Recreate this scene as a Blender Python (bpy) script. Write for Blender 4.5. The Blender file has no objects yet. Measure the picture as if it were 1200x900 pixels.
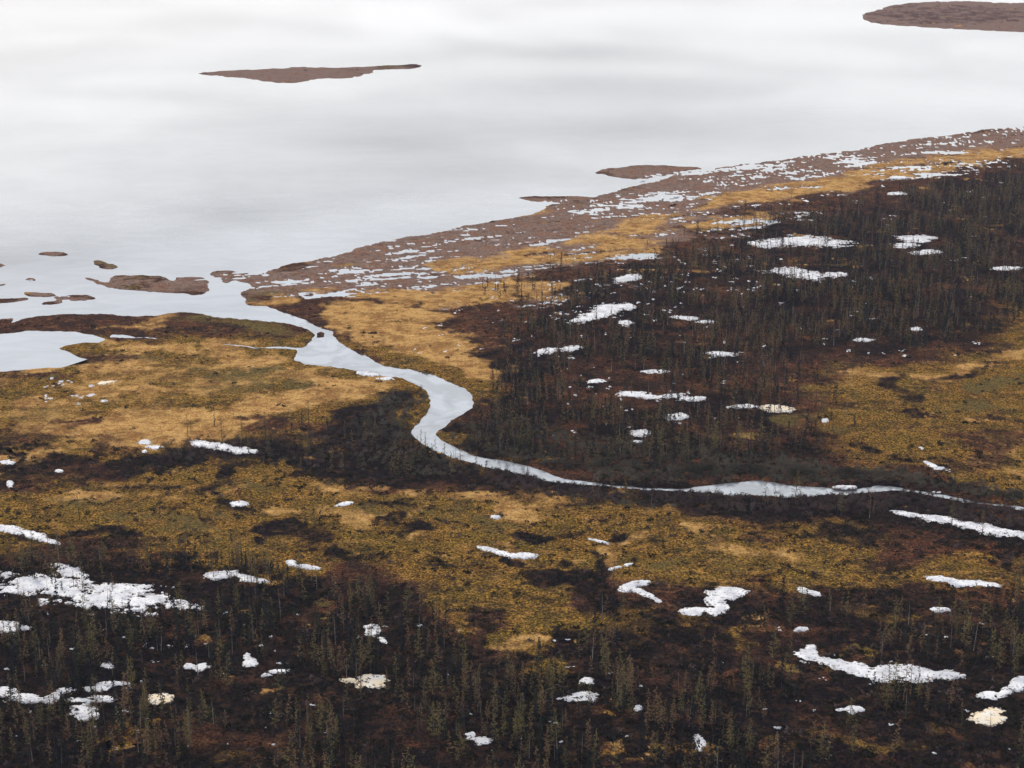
import bpy, math
import numpy as np

rng = np.random.default_rng(11)
scene = bpy.context.scene
COL = scene.collection

# ------------------------------------------------------------------ camera
EYE = 150.0                      # metres above the bog
PITCH = math.radians(17.5)       # looking down
FPX = 1903.0                     # focal length for a 1200 px wide frame
cam_d = bpy.data.cameras.new("camera")
cam_d.sensor_width = 36.0
cam_d.lens = FPX / 1200.0 * 36.0
cam_d.clip_start = 1.0
cam_d.clip_end = 30000.0
cam = bpy.data.objects.new("camera", cam_d)
cam.location = (0, 0, EYE)
cam.rotation_euler = (math.radians(90) - PITCH, 0, 0)
COL.objects.link(cam)
scene.camera = cam

# ------------------------------------------------------------------ sky, sun, exposure
SUN_EL, SUN_AZ = 34.0, -38.0     # degrees, azimuth from +Y towards +X
world = bpy.data.worlds.new("World")
scene.world = world
world.use_nodes = True
wt = world.node_tree
wt.nodes.clear()


def N(tree, typ, **kw):
    n = tree.nodes.new(typ)
    for k, v in kw.items():
        setattr(n, k, v)
    return n


def sky_world():
    L = wt.links.new
    out = N(wt, "ShaderNodeOutputWorld")
    bg = N(wt, "ShaderNodeBackground")
    bg.inputs["Strength"].default_value = 0.10
    sky = N(wt, "ShaderNodeTexSky", sky_type='NISHITA', sun_disc=False)
    sky.sun_elevation = math.radians(SUN_EL)
    sky.sun_rotation = math.radians(SUN_AZ)
    sky.air_density = 1.2
    sky.dust_density = 2.0
    tc = N(wt, "ShaderNodeTexCoord")
    sep = N(wt, "ShaderNodeSeparateXYZ")
    L(tc.outputs["Generated"], sep.inputs[0])
    # elevation and azimuth in degrees
    el = N(wt, "ShaderNodeMath", operation='ARCSINE'); L(sep.outputs["Z"], el.inputs[0])
    eld = N(wt, "ShaderNodeMath", operation='MULTIPLY'); L(el.outputs[0], eld.inputs[0]); eld.inputs[1].default_value = 57.2958
    az = N(wt, "ShaderNodeMath", operation='ARCTAN2'); L(sep.outputs["X"], az.inputs[0]); L(sep.outputs["Y"], az.inputs[1])
    azd = N(wt, "ShaderNodeMath", operation='MULTIPLY'); L(az.outputs[0], azd.inputs[0]); azd.inputs[1].default_value = 57.2958
    # layered cloud colour by elevation: bright near the horizon, duller blue-grey above
    mr = N(wt, "ShaderNodeMapRange"); L(eld.outputs[0], mr.inputs["Value"])
    mr.inputs["From Min"].default_value = 0.0
    mr.inputs["From Max"].default_value = 60.0
    ramp = N(wt, "ShaderNodeValToRGB"); L(mr.outputs[0], ramp.inputs[0])
    cr = ramp.color_ramp
    cr.elements[0].position = 0.0; cr.elements[0].color = (1.06, 1.05, 1.03, 1)
    cr.elements[1].position = 1.0; cr.elements[1].color = (0.42, 0.44, 0.50, 1)
    for p, c in ((0.07, (1.10, 1.09, 1.07, 1)), (0.17, (1.18, 1.18, 1.18, 1)), (0.25, (1.18, 1.23, 1.32, 1)), (0.36, (1.30, 1.35, 1.42, 1)), (0.55, (0.80, 0.82, 0.86, 1))):
        e = cr.elements.new(p); e.color = c
    # cloud structure
    mp = N(wt, "ShaderNodeCombineXYZ")
    sx = N(wt, "ShaderNodeMath", operation='MULTIPLY'); L(azd.outputs[0], sx.inputs[0]); sx.inputs[1].default_value = 0.11
    sy = N(wt, "ShaderNodeMath", operation='MULTIPLY'); L(eld.outputs[0], sy.inputs[0]); sy.inputs[1].default_value = 0.42
    L(sx.outputs[0], mp.inputs[0]); L(sy.outputs[0], mp.inputs[1])
    nz = N(wt, "ShaderNodeTexNoise"); L(mp.outputs[0], nz.inputs["Vector"])
    nz.inputs["Scale"].default_value = 1.0; nz.inputs["Detail"].default_value = 4; nz.inputs["Distortion"].default_value = 0.7
    nr = N(wt, "ShaderNodeMapRange"); L(nz.outputs["Fac"], nr.inputs["Value"])
    nr.inputs["From Min"].default_value = 0.35; nr.inputs["From Max"].default_value = 0.68
    nr.inputs["To Min"].default_value = 0.95; nr.inputs["To Max"].default_value = 1.07
    mp2 = N(wt, "ShaderNodeCombineXYZ")
    sx2 = N(wt, "ShaderNodeMath", operation='MULTIPLY'); L(azd.outputs[0], sx2.inputs[0]); sx2.inputs[1].default_value = 0.10
    sy2 = N(wt, "ShaderNodeMath", operation='MULTIPLY'); L(eld.outputs[0], sy2.inputs[0]); sy2.inputs[1].default_value = 0.95
    L(sx2.outputs[0], mp2.inputs[0]); L(sy2.outputs[0], mp2.inputs[1]); mp2.inputs[2].default_value = 3.7
    nz2 = N(wt, "ShaderNodeTexNoise"); L(mp2.outputs[0], nz2.inputs["Vector"]); nz2.inputs["Detail"].default_value = 5; nz2.inputs["Scale"].default_value = 1.0; nz2.inputs["Distortion"].default_value = 1.2
    nr2 = N(wt, "ShaderNodeMapRange"); L(nz2.outputs["Fac"], nr2.inputs["Value"])
    nr2.inputs["From Min"].default_value = 0.38; nr2.inputs["From Max"].default_value = 0.58
    nr2.inputs["To Min"].default_value = 0.93; nr2.inputs["To Max"].default_value = 1.10
    mz = N(wt, "ShaderNodeMath", operation='MULTIPLY'); L(nr.outputs[0], mz.inputs[0]); L(nr2.outputs[0], mz.inputs[1])
    last = mz.outputs[0]
    # the darker cloud bars of the day (azimuth, elevation, half sizes in degrees, depth)
    for (a, e, ra, re, dep) in CLOUD_BARS:
        dx = N(wt, "ShaderNodeMath", operation='SUBTRACT'); L(azd.outputs[0], dx.inputs[0]); dx.inputs[1].default_value = a
        dx2 = N(wt, "ShaderNodeMath", operation='DIVIDE'); L(dx.outputs[0], dx2.inputs[0]); dx2.inputs[1].default_value = ra
        dy = N(wt, "ShaderNodeMath", operation='SUBTRACT'); L(eld.outputs[0], dy.inputs[0]); dy.inputs[1].default_value = e
        dy2 = N(wt, "ShaderNodeMath", operation='DIVIDE'); L(dy.outputs[0], dy2.inputs[0]); dy2.inputs[1].default_value = re
        # wobble
        wb = N(wt, "ShaderNodeMath", operation='SUBTRACT'); L(nz.outputs["Fac"], wb.inputs[0]); wb.inputs[1].default_value = 0.5
        wb2 = N(wt, "ShaderNodeMath", operation='MULTIPLY_ADD'); L(wb.outputs[0], wb2.inputs[0]); wb2.inputs[1].default_value = 1.6; L(dy2.outputs[0], wb2.inputs[2])
        p1 = N(wt, "ShaderNodeMath", operation='POWER'); L(dx2.outputs[0], p1.inputs[0]); p1.inputs[1].default_value = 2
        p2 = N(wt, "ShaderNodeMath", operation='POWER'); L(wb2.outputs[0], p2.inputs[0]); p2.inputs[1].default_value = 2
        s = N(wt, "ShaderNodeMath", operation='ADD'); L(p1.outputs[0], s.inputs[0]); L(p2.outputs[0], s.inputs[1])
        m = N(wt, "ShaderNodeMath", operation='MULTIPLY'); L(s.outputs[0], m.inputs[0]); m.inputs[1].default_value = -1
        ex = N(wt, "ShaderNodeMath", operation='EXPONENT'); L(m.outputs[0], ex.inputs[0])
        md = N(wt, "ShaderNodeMath", operation='MULTIPLY_ADD'); L(ex.outputs[0], md.inputs[0]); md.inputs[1].default_value = -dep; md.inputs[2].default_value = 1.0
        mm = N(wt, "ShaderNodeMath", operation='MULTIPLY'); L(last, mm.inputs[0]); L(md.outputs[0], mm.inputs[1])
        last = mm.outputs[0]
    gain = N(wt, "ShaderNodeMath", operation='MULTIPLY'); L(last, gain.inputs[0]); gain.inputs[1].default_value = CLOUD_GAIN
    vm = N(wt, "ShaderNodeVectorMath", operation='SCALE'); L(ramp.outputs[0], vm.inputs[0]); L(gain.outputs[0], vm.inputs["Scale"])
    mix = N(wt, "ShaderNodeMix", data_type='RGBA')
    mix.inputs[0].default_value = 0.88
    L(sky.outputs[0], mix.inputs[6]); L(vm.outputs[0], mix.inputs[7])
    L(mix.outputs[2], bg.inputs[0]); L(bg.outputs[0], out.inputs[0])


CLOUD_GAIN = 11.0
CLOUD_BARS = [
    (-4.0, 8.9, 5.5, 0.75, 0.30), (-9.7, 11.3, 2.8, 0.55, 0.36), (-17.5, 12.5, 5.0, 0.5, 0.32),
    (3.0, 7.0, 5.0, 0.45, 0.28), (5.5, 8.5, 5.5, 0.45, 0.22), (-3.0, 10.3, 7.0, 0.6, 0.22), (1.5, 6.0, 3.5, 0.35, 0.28),
    (12.0, 7.9, 5.0, 0.4, 0.09), (-7.0, 12.9, 10.0, 1.0, 0.07), (-14.0, 14.8, 9.0, 1.0, 0.06)]
sky_world()

sun_d = bpy.data.lights.new("sun", 'SUN')
sun_d.energy = 2.4
sun_d.angle = math.radians(10)
sun_d.color = (1.0, 0.89, 0.74)
sun = bpy.data.objects.new("sun", sun_d)
sun.rotation_euler = (math.radians(90 - SUN_EL), 0, math.radians(180 - SUN_AZ))
sun.location = (0, 0, 400)
COL.objects.link(sun)

scene.view_settings.view_transform = 'Standard'
scene.view_settings.look = 'None'
scene.view_settings.gamma = 1.0
scene.view_settings.use_curve_mapping = False
scene.view_settings.exposure = 0.18
scene.render.engine = 'CYCLES'
scene.cycles.max_bounces = 5
scene.cycles.diffuse_bounces = 2
scene.cycles.glossy_bounces = 2
scene.cycles.volume_bounces = 1
scene.cycles.use_denoising = True

# ------------------------------------------------------------------ survey map <-> ground
CP, SP = math.cos(PITCH), math.sin(PITCH)


def to_ground(x, y):
    """map sheet coordinates of the aerial survey -> metres on the bog plane"""
    x = np.asarray(x, float); y = np.asarray(y, float)
    dz = FPX * SP + (y - 450) * CP
    t = EYE / dz
    return (x - 600) * t, (FPX * CP - (y - 450) * SP) * t


def to_map(X, Y):
    X = np.asarray(X, float); Y = np.asarray(Y, float)
    depth = Y * CP + EYE * SP
    depth = np.maximum(depth, 1.0)
    return 600 + FPX * X / depth, 450 - FPX * (Y * SP - EYE * CP) / depth


# ------------------------------------------------------------------ noise
def _hash(ix, iy, seed):
    h = (ix.astype(np.int64) * 374761393 + iy.astype(np.int64) * 668265263 + seed * 2147483647) & 0xFFFFFFFF
    h = ((h ^ (h >> 13)) * 1274126177) & 0xFFFFFFFF
    return ((h ^ (h >> 16)) & 0xFFFFFF) / float(0xFFFFFF)


def vnoise(x, y, seed=0):
    ix = np.floor(x); iy = np.floor(y)
    fx = x - ix; fy = y - iy
    fx = fx * fx * (3 - 2 * fx); fy = fy * fy * (3 - 2 * fy)
    ix = ix.astype(np.int64); iy = iy.astype(np.int64)
    a = _hash(ix, iy, seed); b = _hash(ix + 1, iy, seed)
    c = _hash(ix, iy + 1, seed); d = _hash(ix + 1, iy + 1, seed)
    return (a * (1 - fx) + b * fx) * (1 - fy) + (c * (1 - fx) + d * fx) * fy


def fbm(X, Y, size, octv=4, seed=0, gain=0.55):
    """about -1..1, features of `size` metres"""
    s = np.zeros_like(X, dtype=float); a = 1.0; tot = 0.0; f = 1.0 / size
    for o in range(octv):
        ca, sa = math.cos(o * 1.1 + seed), math.sin(o * 1.1 + seed)
        s += a * (vnoise((X * ca - Y * sa) * f + 17.3 * o, (X * sa + Y * ca) * f - 9.1 * o, seed * 13 + o) * 2 - 1)
        tot += a; a *= gain; f *= 2.03
    return s / tot * 1.6


# ------------------------------------------------------------------ raster sheets
MX0, MY0, MW, MH, SS = -500, -150, 2200, 1300, 1     # sheet extent in map units


def fill_poly(img, pts, val=1.0):
    P = np.array(pts, float)
    P = P - [MX0, MY0]
    n = len(P)
    y0 = max(0, int(P[:, 1].min())); y1 = min(img.shape[0] - 1, int(P[:, 1].max()) + 1)
    for r in range(y0, y1 + 1):
        acc = []
        for sub in (0.25, 0.75):
            yy = r + sub; xs = []
            for i in range(n):
                a = P[i]; b = P[(i + 1) % n]
                if (a[1] <= yy) != (b[1] <= yy):
                    xs.append(a[0] + (yy - a[1]) / (b[1] - a[1]) * (b[0] - a[0]))
            xs.sort(); acc.append(xs)
        row = np.zeros(img.shape[1])
        for xs in acc:
            for k in range(0, len(xs) - 1, 2):
                i0 = int(max(0, round(xs[k]))); i1 = int(min(img.shape[1], round(xs[k + 1])))
                if i1 > i0: row[i0:i1] += 0.5
        img[r] = img[r] * (1 - row) + val * row


def blur(img, rx, ry, passes=2):
    for _ in range(passes):
        for ax, r in ((1, rx), (0, ry)):
            if r < 1: continue
            k = 2 * r + 1
            pad = [(0, 0), (0, 0)]; pad[ax] = (r + 1, r)
            c = np.cumsum(np.pad(img, pad, mode='edge'), axis=ax)
            if ax == 1: img = (c[:, k:] - c[:, :-k]) / k
            else: img = (c[k:, :] - c[:-k, :]) / k
    return img


def samp(img, x, y):
    u = np.clip(x - MX0, 0, img.shape[1] - 1.001); v = np.clip(y - MY0, 0, img.shape[0] - 1.001)
    i = u.astype(int); j = v.astype(int); fu = u - i; fv = v - j
    return (img[j, i] * (1 - fu) + img[j, i + 1] * fu) * (1 - fv) + (img[j + 1, i] * (1 - fu) + img[j + 1, i + 1] * fu) * fv


SHORE = [(-2000, 386), (-200, 384), (0, 380), (30, 374), (80, 370), (130, 370), (180, 371), (215, 367), (250, 372), (300, 376),
         (340, 381), (362, 390), (366, 397), (362, 404)]
BANK_N = [(283, 346), (292, 357), (315, 360), (335, 368), (360, 376), (385, 388), (398, 400), (420, 412), (440, 424), (470, 432),
          (510, 441), (540, 453), (553, 466), (549, 483), (532, 494), (518, 502), (512, 512), (530, 524), (560, 534), (600, 543),
          (640, 552), (690, 566), (740, 571.5), (800, 573.5), (830, 569), (850, 567), (890, 564), (930, 570), (980, 573), (1030, 570),
          (1060, 573), (1100, 579.5), (1150, 587), (1200, 595.5), (1320, 616), (1700, 660)]
BANK_S = [(362, 404), (348, 411), (345, 420), (360, 428), (400, 433), (440, 440), (480, 448), (498, 457), (505, 471), (500, 488),
          (485, 508), (490, 519), (510, 530), (530, 538), (560, 546), (600, 554), (650, 565), (690, 571), (740, 575), (800, 577.5),
          (850, 580), (900, 583), (930, 584), (980, 582), (1030, 578), (1060, 577), (1100, 584), (1150, 591), (1200, 600),
          (1320, 622), (1700, 672)]
SHORE_R = [(2200, 40), (1700, 100), (1400, 126), (1200, 149), (1160, 152), (1120, 158), (1060, 165), (1000, 177), (960, 181),
           (900, 190), (860, 195), (820, 202), (760, 214), (722, 225), (690, 233), (650, 241), (615, 254), (560, 263), (520, 272),
           (480, 278), (440, 285), (410, 296), (370, 305), (325, 314), (300, 323), (285, 319), (262, 317), (245, 320), (250, 325),
           (280, 330), (296, 336), (283, 346)]
WATER_MAIN = SHORE + [(345, 411)] + BANK_S[2:] + BANK_N[::-1] + SHORE_R[::-1][1:] + [(2200, -149), (-2000, -149)]
# (the river bed lies between the two banks)
BAY = [(-2000, 398), (0, 391), (40, 388), (90, 390), (126, 396), (118, 402), (70, 408), (92, 414), (107, 424), (70, 432),
       (40, 435), (0, 437), (-2000, 440)]
CREEK = [(126, 392), (160, 394.4), (200, 397), (250, 401.8), (300, 405.3), (352, 405.8), (352, 409), (300, 407.9), (250, 404.1), (200, 399.3), (160, 396.8), (126, 396)]
ISLES = [
    [(230, 87), (290, 82), (330, 81), (345, 79), (400, 80), (440, 78), (490, 76), (488, 80), (455, 82), (430, 84), (435, 87), (400, 92),
     (380, 92), (350, 97), (320, 97), (280, 91)],
    [(1010, 20), (1030, 12), (1050, 6), (1090, 3), (1140, 2), (1200, 4), (1500, 0), (1700, 20), (1500, 50), (1200, 38), (1150, 36), (1080, 32), (1030, 28)],
    [(697, 202), (740, 195), (790, 195), (828, 199), (790, 205), (745, 210)],
    [(607, 232), (650, 231), (692, 232), (690, 237), (640, 237)],
    [(98, 326), (108, 327), (122, 331), (138, 323), (150, 323), (190, 325), (205, 330), (243, 331), (240, 345), (200, 343), (150, 340), (120, 335)],
    [(205, 327), (230, 326), (246, 331), (235, 333)],
    [(38, 298), (60, 296), (82, 298), (60, 300)],
    [(112, 306), (128, 309), (138, 313), (118, 316)],
    [(62, 350), (80, 346), (112, 348), (104, 353), (80, 352)],
    [(28, 327), (46, 327), (40, 330)], [(0, 310), (6, 310), (6, 313), (0, 313)], [(30, 342), (66, 344), (60, 348), (36, 347)],
    [(0, 352), (36, 350), (30, 353), (0, 356)], [(50, 355), (72, 353), (70, 356), (50, 357)], [(0, 374), (20, 373), (10, 378), (0, 379)],
    [(262, 328), (274, 330), (266, 333)], [(372, 391), (378, 392), (376, 397), (370, 396)], [(0, 334), (12, 334), (10, 337), (0, 337)]]


def spline(pts, closed=True, sub=4):
    P = np.array(pts, float); n = len(P); out = []
    for i in range(n if closed else n - 1):
        p0, p1, p2, p3 = P[(i - 1) % n if closed else max(i - 1, 0)], P[i], P[(i + 1) % n], P[(i + 2) % n if closed else min(i + 2, n - 1)]
        if max(abs(p2 - p1)) > 150:
            out.append(p1); continue
        for k in range(sub):
            t = k / sub
            out.append(0.5 * ((2 * p1) + (-p0 + p2) * t + (2 * p0 - 5 * p1 + 4 * p2 - p3) * t * t + (-p0 + 3 * p1 - 3 * p2 + p3) * t ** 3))
    return [tuple(p) for p in out]


wat = np.zeros((MH, MW))
fill_poly(wat, spline(WATER_MAIN)); fill_poly(wat, BAY); fill_poly(wat, CREEK)
for p in ISLES: fill_poly(wat, spline(p), 0.0)
isl = np.zeros((MH, MW))
for p in ISLES[:5]: fill_poly(isl, p)
isl = blur(isl, 8, 4, 1)
wat_s = blur(wat, 2, 1, 2)
wat_w = blur(wat, 14, 5, 2)

# cover classes: gold grass, ochre bog, russet heath, dark heath, grey marsh, green sedge
cls = {k: np.zeros((MH, MW)) for k in "GORDMS"}
cls["R"][:] = 1.0
yy, xx = np.mgrid[0:MH, 0:MW]
yy = yy + MY0; xx = xx + MX0


rillz = np.zeros((MH, MW))
fill_poly(rillz, [(240, 318), (330, 308), (480, 272), (620, 246), (760, 205), (1000, 168), (1250, 132), (1700, 90), (1700, 120), (1250, 172), (1120, 205), (1000, 225),
                  (880, 275), (780, 300), (700, 345), (640, 362), (560, 372), (480, 350), (400, 352), (320, 352)])
rillz = blur(rillz, 10, 4, 2)


def band(c, pts, soft=8, strength=1.0):
    m = np.zeros((MH, MW)); fill_poly(m, pts)
    m = blur(m, soft * 2, soft, 2) * strength
    for k in cls: cls[k] *= (1 - m)
    cls[c] += m


def dab(c, x, y, rx, ry, ang=0.0, st=1.0):
    R = max(rx, ry) * 1.6
    x0 = int(max(0, x - R - MX0)); x1 = int(min(MW, x + R - MX0)); y0 = int(max(0, y - R - MY0)); y1 = int(min(MH, y + R - MY0))
    if x1 <= x0 or y1 <= y0: return
    if c == "R" and y > 655: st *= .6
    X = xx[y0:y1, x0:x1] - x; Y = yy[y0:y1, x0:x1] - y
    a = math.radians(ang); u = (X * math.cos(a) + Y * math.sin(a)) / rx; v = (-X * math.sin(a) + Y * math.cos(a)) / ry
    r = np.sqrt(u * u + v * v)
    m = np.clip((1.25 - r) / 0.5, 0, 1) * st
    for k in cls: cls[k][y0:y1, x0:x1] *= (1 - m)
    cls[c][y0:y1, x0:x1] += m


# big bands
band("O", [(-500, 400), (450, 400), (560, 420), (600, 560), (-500, 560)], 6)
band("M", [(200, 335), (245, 312), (330, 308), (480, 270), (620, 250), (760, 205), (1000, 170), (1250, 135), (1700, 90), (1700, 130),
           (1250, 170), (1000, 205), (860, 250), (780, 285), (640, 330), (560, 345), (440, 345), (300, 348)], 5)
band("R", [(640, 325), (780, 280), (900, 235), (1200, 175), (1700, 120), (1700, 200), (1200, 210), (1000, 245), (820, 310), (700, 330), (600, 380), (560, 420), (570, 380)], 5)
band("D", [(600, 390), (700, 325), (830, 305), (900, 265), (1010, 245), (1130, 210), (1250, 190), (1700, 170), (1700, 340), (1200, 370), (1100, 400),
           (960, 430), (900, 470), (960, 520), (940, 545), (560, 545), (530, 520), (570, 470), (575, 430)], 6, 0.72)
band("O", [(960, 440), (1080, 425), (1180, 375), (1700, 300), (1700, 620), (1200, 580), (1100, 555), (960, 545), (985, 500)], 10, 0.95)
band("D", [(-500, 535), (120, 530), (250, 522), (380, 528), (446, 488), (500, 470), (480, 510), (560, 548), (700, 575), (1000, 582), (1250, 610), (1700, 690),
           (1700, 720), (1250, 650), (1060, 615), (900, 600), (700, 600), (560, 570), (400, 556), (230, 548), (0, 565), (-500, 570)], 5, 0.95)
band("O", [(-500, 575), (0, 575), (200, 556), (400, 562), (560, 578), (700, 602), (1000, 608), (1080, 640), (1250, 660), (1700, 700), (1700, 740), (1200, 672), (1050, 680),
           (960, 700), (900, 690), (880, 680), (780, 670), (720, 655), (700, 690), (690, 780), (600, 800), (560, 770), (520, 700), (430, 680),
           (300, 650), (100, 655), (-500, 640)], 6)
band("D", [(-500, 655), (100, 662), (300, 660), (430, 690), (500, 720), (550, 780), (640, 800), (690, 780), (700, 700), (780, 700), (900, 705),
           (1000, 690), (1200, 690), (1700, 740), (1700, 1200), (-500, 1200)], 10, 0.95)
# golden grass
for a in [(620, 250, 30, 6), (440, 350, 50, 8, 5), (480, 395, 70, 22, 18), (420, 375, 60, 9, 12), (540, 430, 45, 18, 25), (545, 345, 75, 13, -6), (520, 500, 10, 16),
          (620, 305, 50, 12, -5), (700, 290, 60, 12, -8), (560, 310, 40, 8), (640, 345, 40, 8), (740, 268, 60, 7, -10), (860, 262, 46, 6, -5), (900, 228, 70, 9, -8), (1000, 210, 90, 11, -9),
          (1110, 190, 90, 10, -9), (1200, 178, 70, 9, -8), (1400, 150, 120, 10, -8), (380, 345, 35, 7, 5), (310, 352, 18, 6, 10), (470, 372, 50, 8)]:
    dab("G", *a)
for a in [(200, 445, 220, 26, 0, .45), (100, 500, 140, 22, 0, .45), (380, 455, 60, 20, -10, .5), (330, 485, 110, 14, -14, .9), (420, 463, 40, 12, -20, .9), (230, 500, 80, 12, -5, .8), (100, 510, 60, 9, -5, .8), (120, 470, 60, 8, 0, .6), (200, 410, 80, 6, 3, .7),
          (280, 415, 60, 7, 4, .6), (170, 440, 40, 7, 0, .5), (60, 480, 60, 8, -8, .5), (20, 540, 70, 7, -8, .5), (170, 375, 30, 4, 0, .8), (160, 384, 30, 3, 0, .7),
          (400, 440, 30, 5, 5, .4)]:
    dab("G", *a)
for a in [(300, 440, 80, 18, 4, .6), (280, 385, 70, 9, 4, .75), (330, 393, 35, 6, 6, .7), (190, 430, 60, 8, 0, .4), (250, 460, 60, 8, -6, .5), (60, 500, 40, 8, 0, .5)]:
    dab("S", *a)
for a in [(60, 378, 70, 6, 0, .4), (110, 425, 60, 8, 0, .5), (40, 455, 60, 12, 0, .7), (150, 395, 30, 3), (20, 520, 60, 10, 0, .5), (130, 515, 60, 8, 5, .6), (230, 395, 100, 3, 3, .35),
          (100, 545, 60, 8, 0, .6), (330, 510, 80, 9, -3, .6), (410, 420, 30, 5, 10, .5)]:
    dab("R", *a)
for a in [(458, 498, 40, 24, -30, .85), (480, 470, 20, 14, 20, .8), (200, 545, 70, 9, -6, .8), (320, 538, 80, 8, 2, .6), (100, 552, 70, 7, -8, .6), (440, 540, 70, 18, 8, .9), (20, 505, 30, 6, 0, .4)]:
    dab("D", *a)
dab("G", 395, 478, 50, 12, -16, .7)
# reddish heath and dark streaks between the marsh and the wood
for a in [(600, 395, 40, 14, 20, .6), (660, 330, 50, 6, -8, .8), (700, 310, 70, 5, -8, .6), (560, 400, 30, 6, 30, .7), (820, 282, 60, 6, -8, .6), (880, 246, 90, 4, -8, .7),
          (1010, 228, 100, 5, -8, .7), (1130, 205, 80, 4, -8, .5), (620, 360, 40, 6, -5, .6)]:
    dab("R", *a)
for a in [(570, 420, 18, 10, 40, .5), (600, 440, 20, 14, 0, .5)]:
    dab("D", *a)
# the wood floor: russet openings
for a in [(700, 470, 60, 14, 0, .8), (780, 440, 70, 16, 0, .7), (880, 440, 80, 14, -5, .8), (700, 430, 50, 10, 0, .6), (850, 400, 60, 9, 0, .6), (1000, 430, 60, 10, -6, .8),
          (930, 465, 60, 10, 0, .7), (640, 460, 30, 12, 0, .7), (860, 520, 60, 8, 0, .5), (1000, 350, 80, 8, -4, .4), (1150, 340, 60, 8, 0, .4), (900, 350, 60, 7, 0, .3)]:
    dab("R", *a)
for a in [(990, 470, 40, 8, 0, .6), (950, 500, 50, 10, 0, .6)]:
    dab("S", *a)
for a in [(1080, 445, 80, 10, -8, .3), (1160, 420, 60, 10, -20, .35), (1190, 530, 50, 16, -10, .3)]:
    dab("G", *a)
for a in [(1150, 480, 40, 12, 0, .4), (1180, 455, 30, 8)]:
    dab("S", *a)
for a in [(1100, 440, 20, 12, -35, .0), (1140, 437, 36, 5, -12, .8), (1080, 470, 18, 22, -25, .7), (1110, 495, 40, 6, 8, .6), (1075, 530, 36, 6, 0, .8), (1180, 500, 34, 6, 0, .6),
          (1010, 520, 40, 8, 0, .5), (1200, 430, 30, 4, 0, .5), (1050, 490, 30, 6, 10, .5)]:
    dab("D", *a)
for a in [(1170, 525, 60, 18, -8, .8), (1050, 548, 90, 6, 0, .7), (990, 450, 40, 10, 0, .6), (800, 540, 120, 4, 0, .6)]:
    dab("R", *a)
# ochre bog in the middle distance: golden ridges and dark wet swales
for a in [(430, 580, 50, 8, 6, .4), (520, 575, 60, 7, 5, .35), (600, 585, 50, 6, 5, .45), (440, 612, 40, 7, 8, .5), (270, 588, 16, 5, 0, .8), (310, 590, 20, 5, 0, .7), (410, 650, 30, 4, 5, .6),
          (540, 655, 30, 5, 15, .4), (650, 648, 34, 5, 10, .5), (740, 645, 18, 6, 10, .6), (880, 630, 50, 10, 15, .45), (840, 615, 30, 10, 40, .3), (960, 655, 50, 7, 5, .4),
          (160, 575, 40, 5, 10, .4), (620, 770, 50, 10, 0, .3), (720, 600, 20, 8, 0, .3), (345, 605, 30, 4, 5, .4), (140, 590, 60, 8, 0, .25)]:
    dab("G", *a)
for a in [(260, 578, 26, 10, 15, .85), (180, 580, 30, 3, 10, .8), (235, 588, 16, 4, 10, .8), (300, 603, 20, 7, 10, .7), (350, 632, 30, 12, 8, .8), (190, 608, 24, 6, 0, .7), (310, 625, 40, 4, 0, .4),
          (400, 660, 60, 10, 5, .7), (480, 600, 40, 6, 5, .5), (520, 638, 30, 6, 5, .8), (500, 628, 30, 4, 5, .6), (560, 668, 60, 6, 0, .5), (655, 660, 30, 6, 0, .7), (640, 622, 40, 6, 5, .5),
          (700, 672, 34, 10, 0, .9), (725, 655, 18, 8, 30, .8), (720, 700, 24, 40, 0, .85), (690, 760, 12, 50, 10, .8), (780, 695, 20, 5, 0, .9), (890, 620, 40, 4, 5, .0),
          (905, 665, 40, 5, 0, .6), (1000, 625, 60, 6, 5, .8), (1090, 640, 40, 5, 0, .9), (880, 680, 40, 6, 0, .6), (980, 690, 60, 6, 0, .6), (90, 640, 80, 6, 0, .5), (200, 655, 80, 5, 0, .9),
          (800, 715, 12, 8, 0, .6), (640, 700, 26, 8, 0, .5), (280, 560, 30, 4, 0, .5), (140, 560, 60, 4, 0, .5), (60, 615, 40, 5, 0, .3), (420, 600, 30, 3, 5, .5)]:
    dab("D", *a)
for a in [(500, 610, 60, 8, 0, .35), (600, 610, 50, 10, 0, .3), (680, 600, 30, 8, 0, .3), (340, 585, 60, 8, 0, .3), (200, 620, 80, 8, 0, .3), (760, 620, 40, 14, 0, .3), (850, 650, 50, 10, 0, .25),
          (1010, 640, 60, 6, 0, .35), (80, 600, 80, 12, 0, .25), (560, 600, 50, 8, 0, .3)]:
    dab("S", *a)
# openings in the dark foreground
for a in [(560, 720, 90, 14, 10, .5), (620, 740, 60, 24, 0, .4)]:
    dab("O", *a)
for a in [(430, 720, 50, 16, 0, .6), (340, 670, 50, 8, 0, .7), (250, 660, 70, 6, 0, .6), (380, 700, 60, 8, 0, .5), (1000, 720, 90, 12, 0, .7), (1150, 720, 70, 12, 0, .7),
          (900, 760, 60, 12, 0, .4), (850, 830, 60, 20, 0, .7), (760, 790, 50, 14, 0, .5), (1040, 845, 70, 14, 0, .55), (300, 850, 80, 18, 0, .6), (200, 880, 120, 14, 0, .6),
          (480, 860, 60, 14, 0, .4), (740, 870, 90, 18, 0, .6), (420, 800, 40, 8, 0, .3), (640, 830, 60, 10, 0, .35), (960, 880, 80, 12, 0, .4), (820, 790, 60, 8, 0, .5)]:
    dab("R", *a)
for a in [(730, 745, 50, 18, 0, .3), (790, 870, 50, 10, 0, .5), (900, 720, 50, 8, 0, .4), (1060, 725, 60, 7, 0, .45), (820, 755, 30, 8, 0, .3), (1000, 890, 60, 8, 0, .4), (330, 860, 40, 10, 0, .25)]:
    dab("O", *a)
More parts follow.
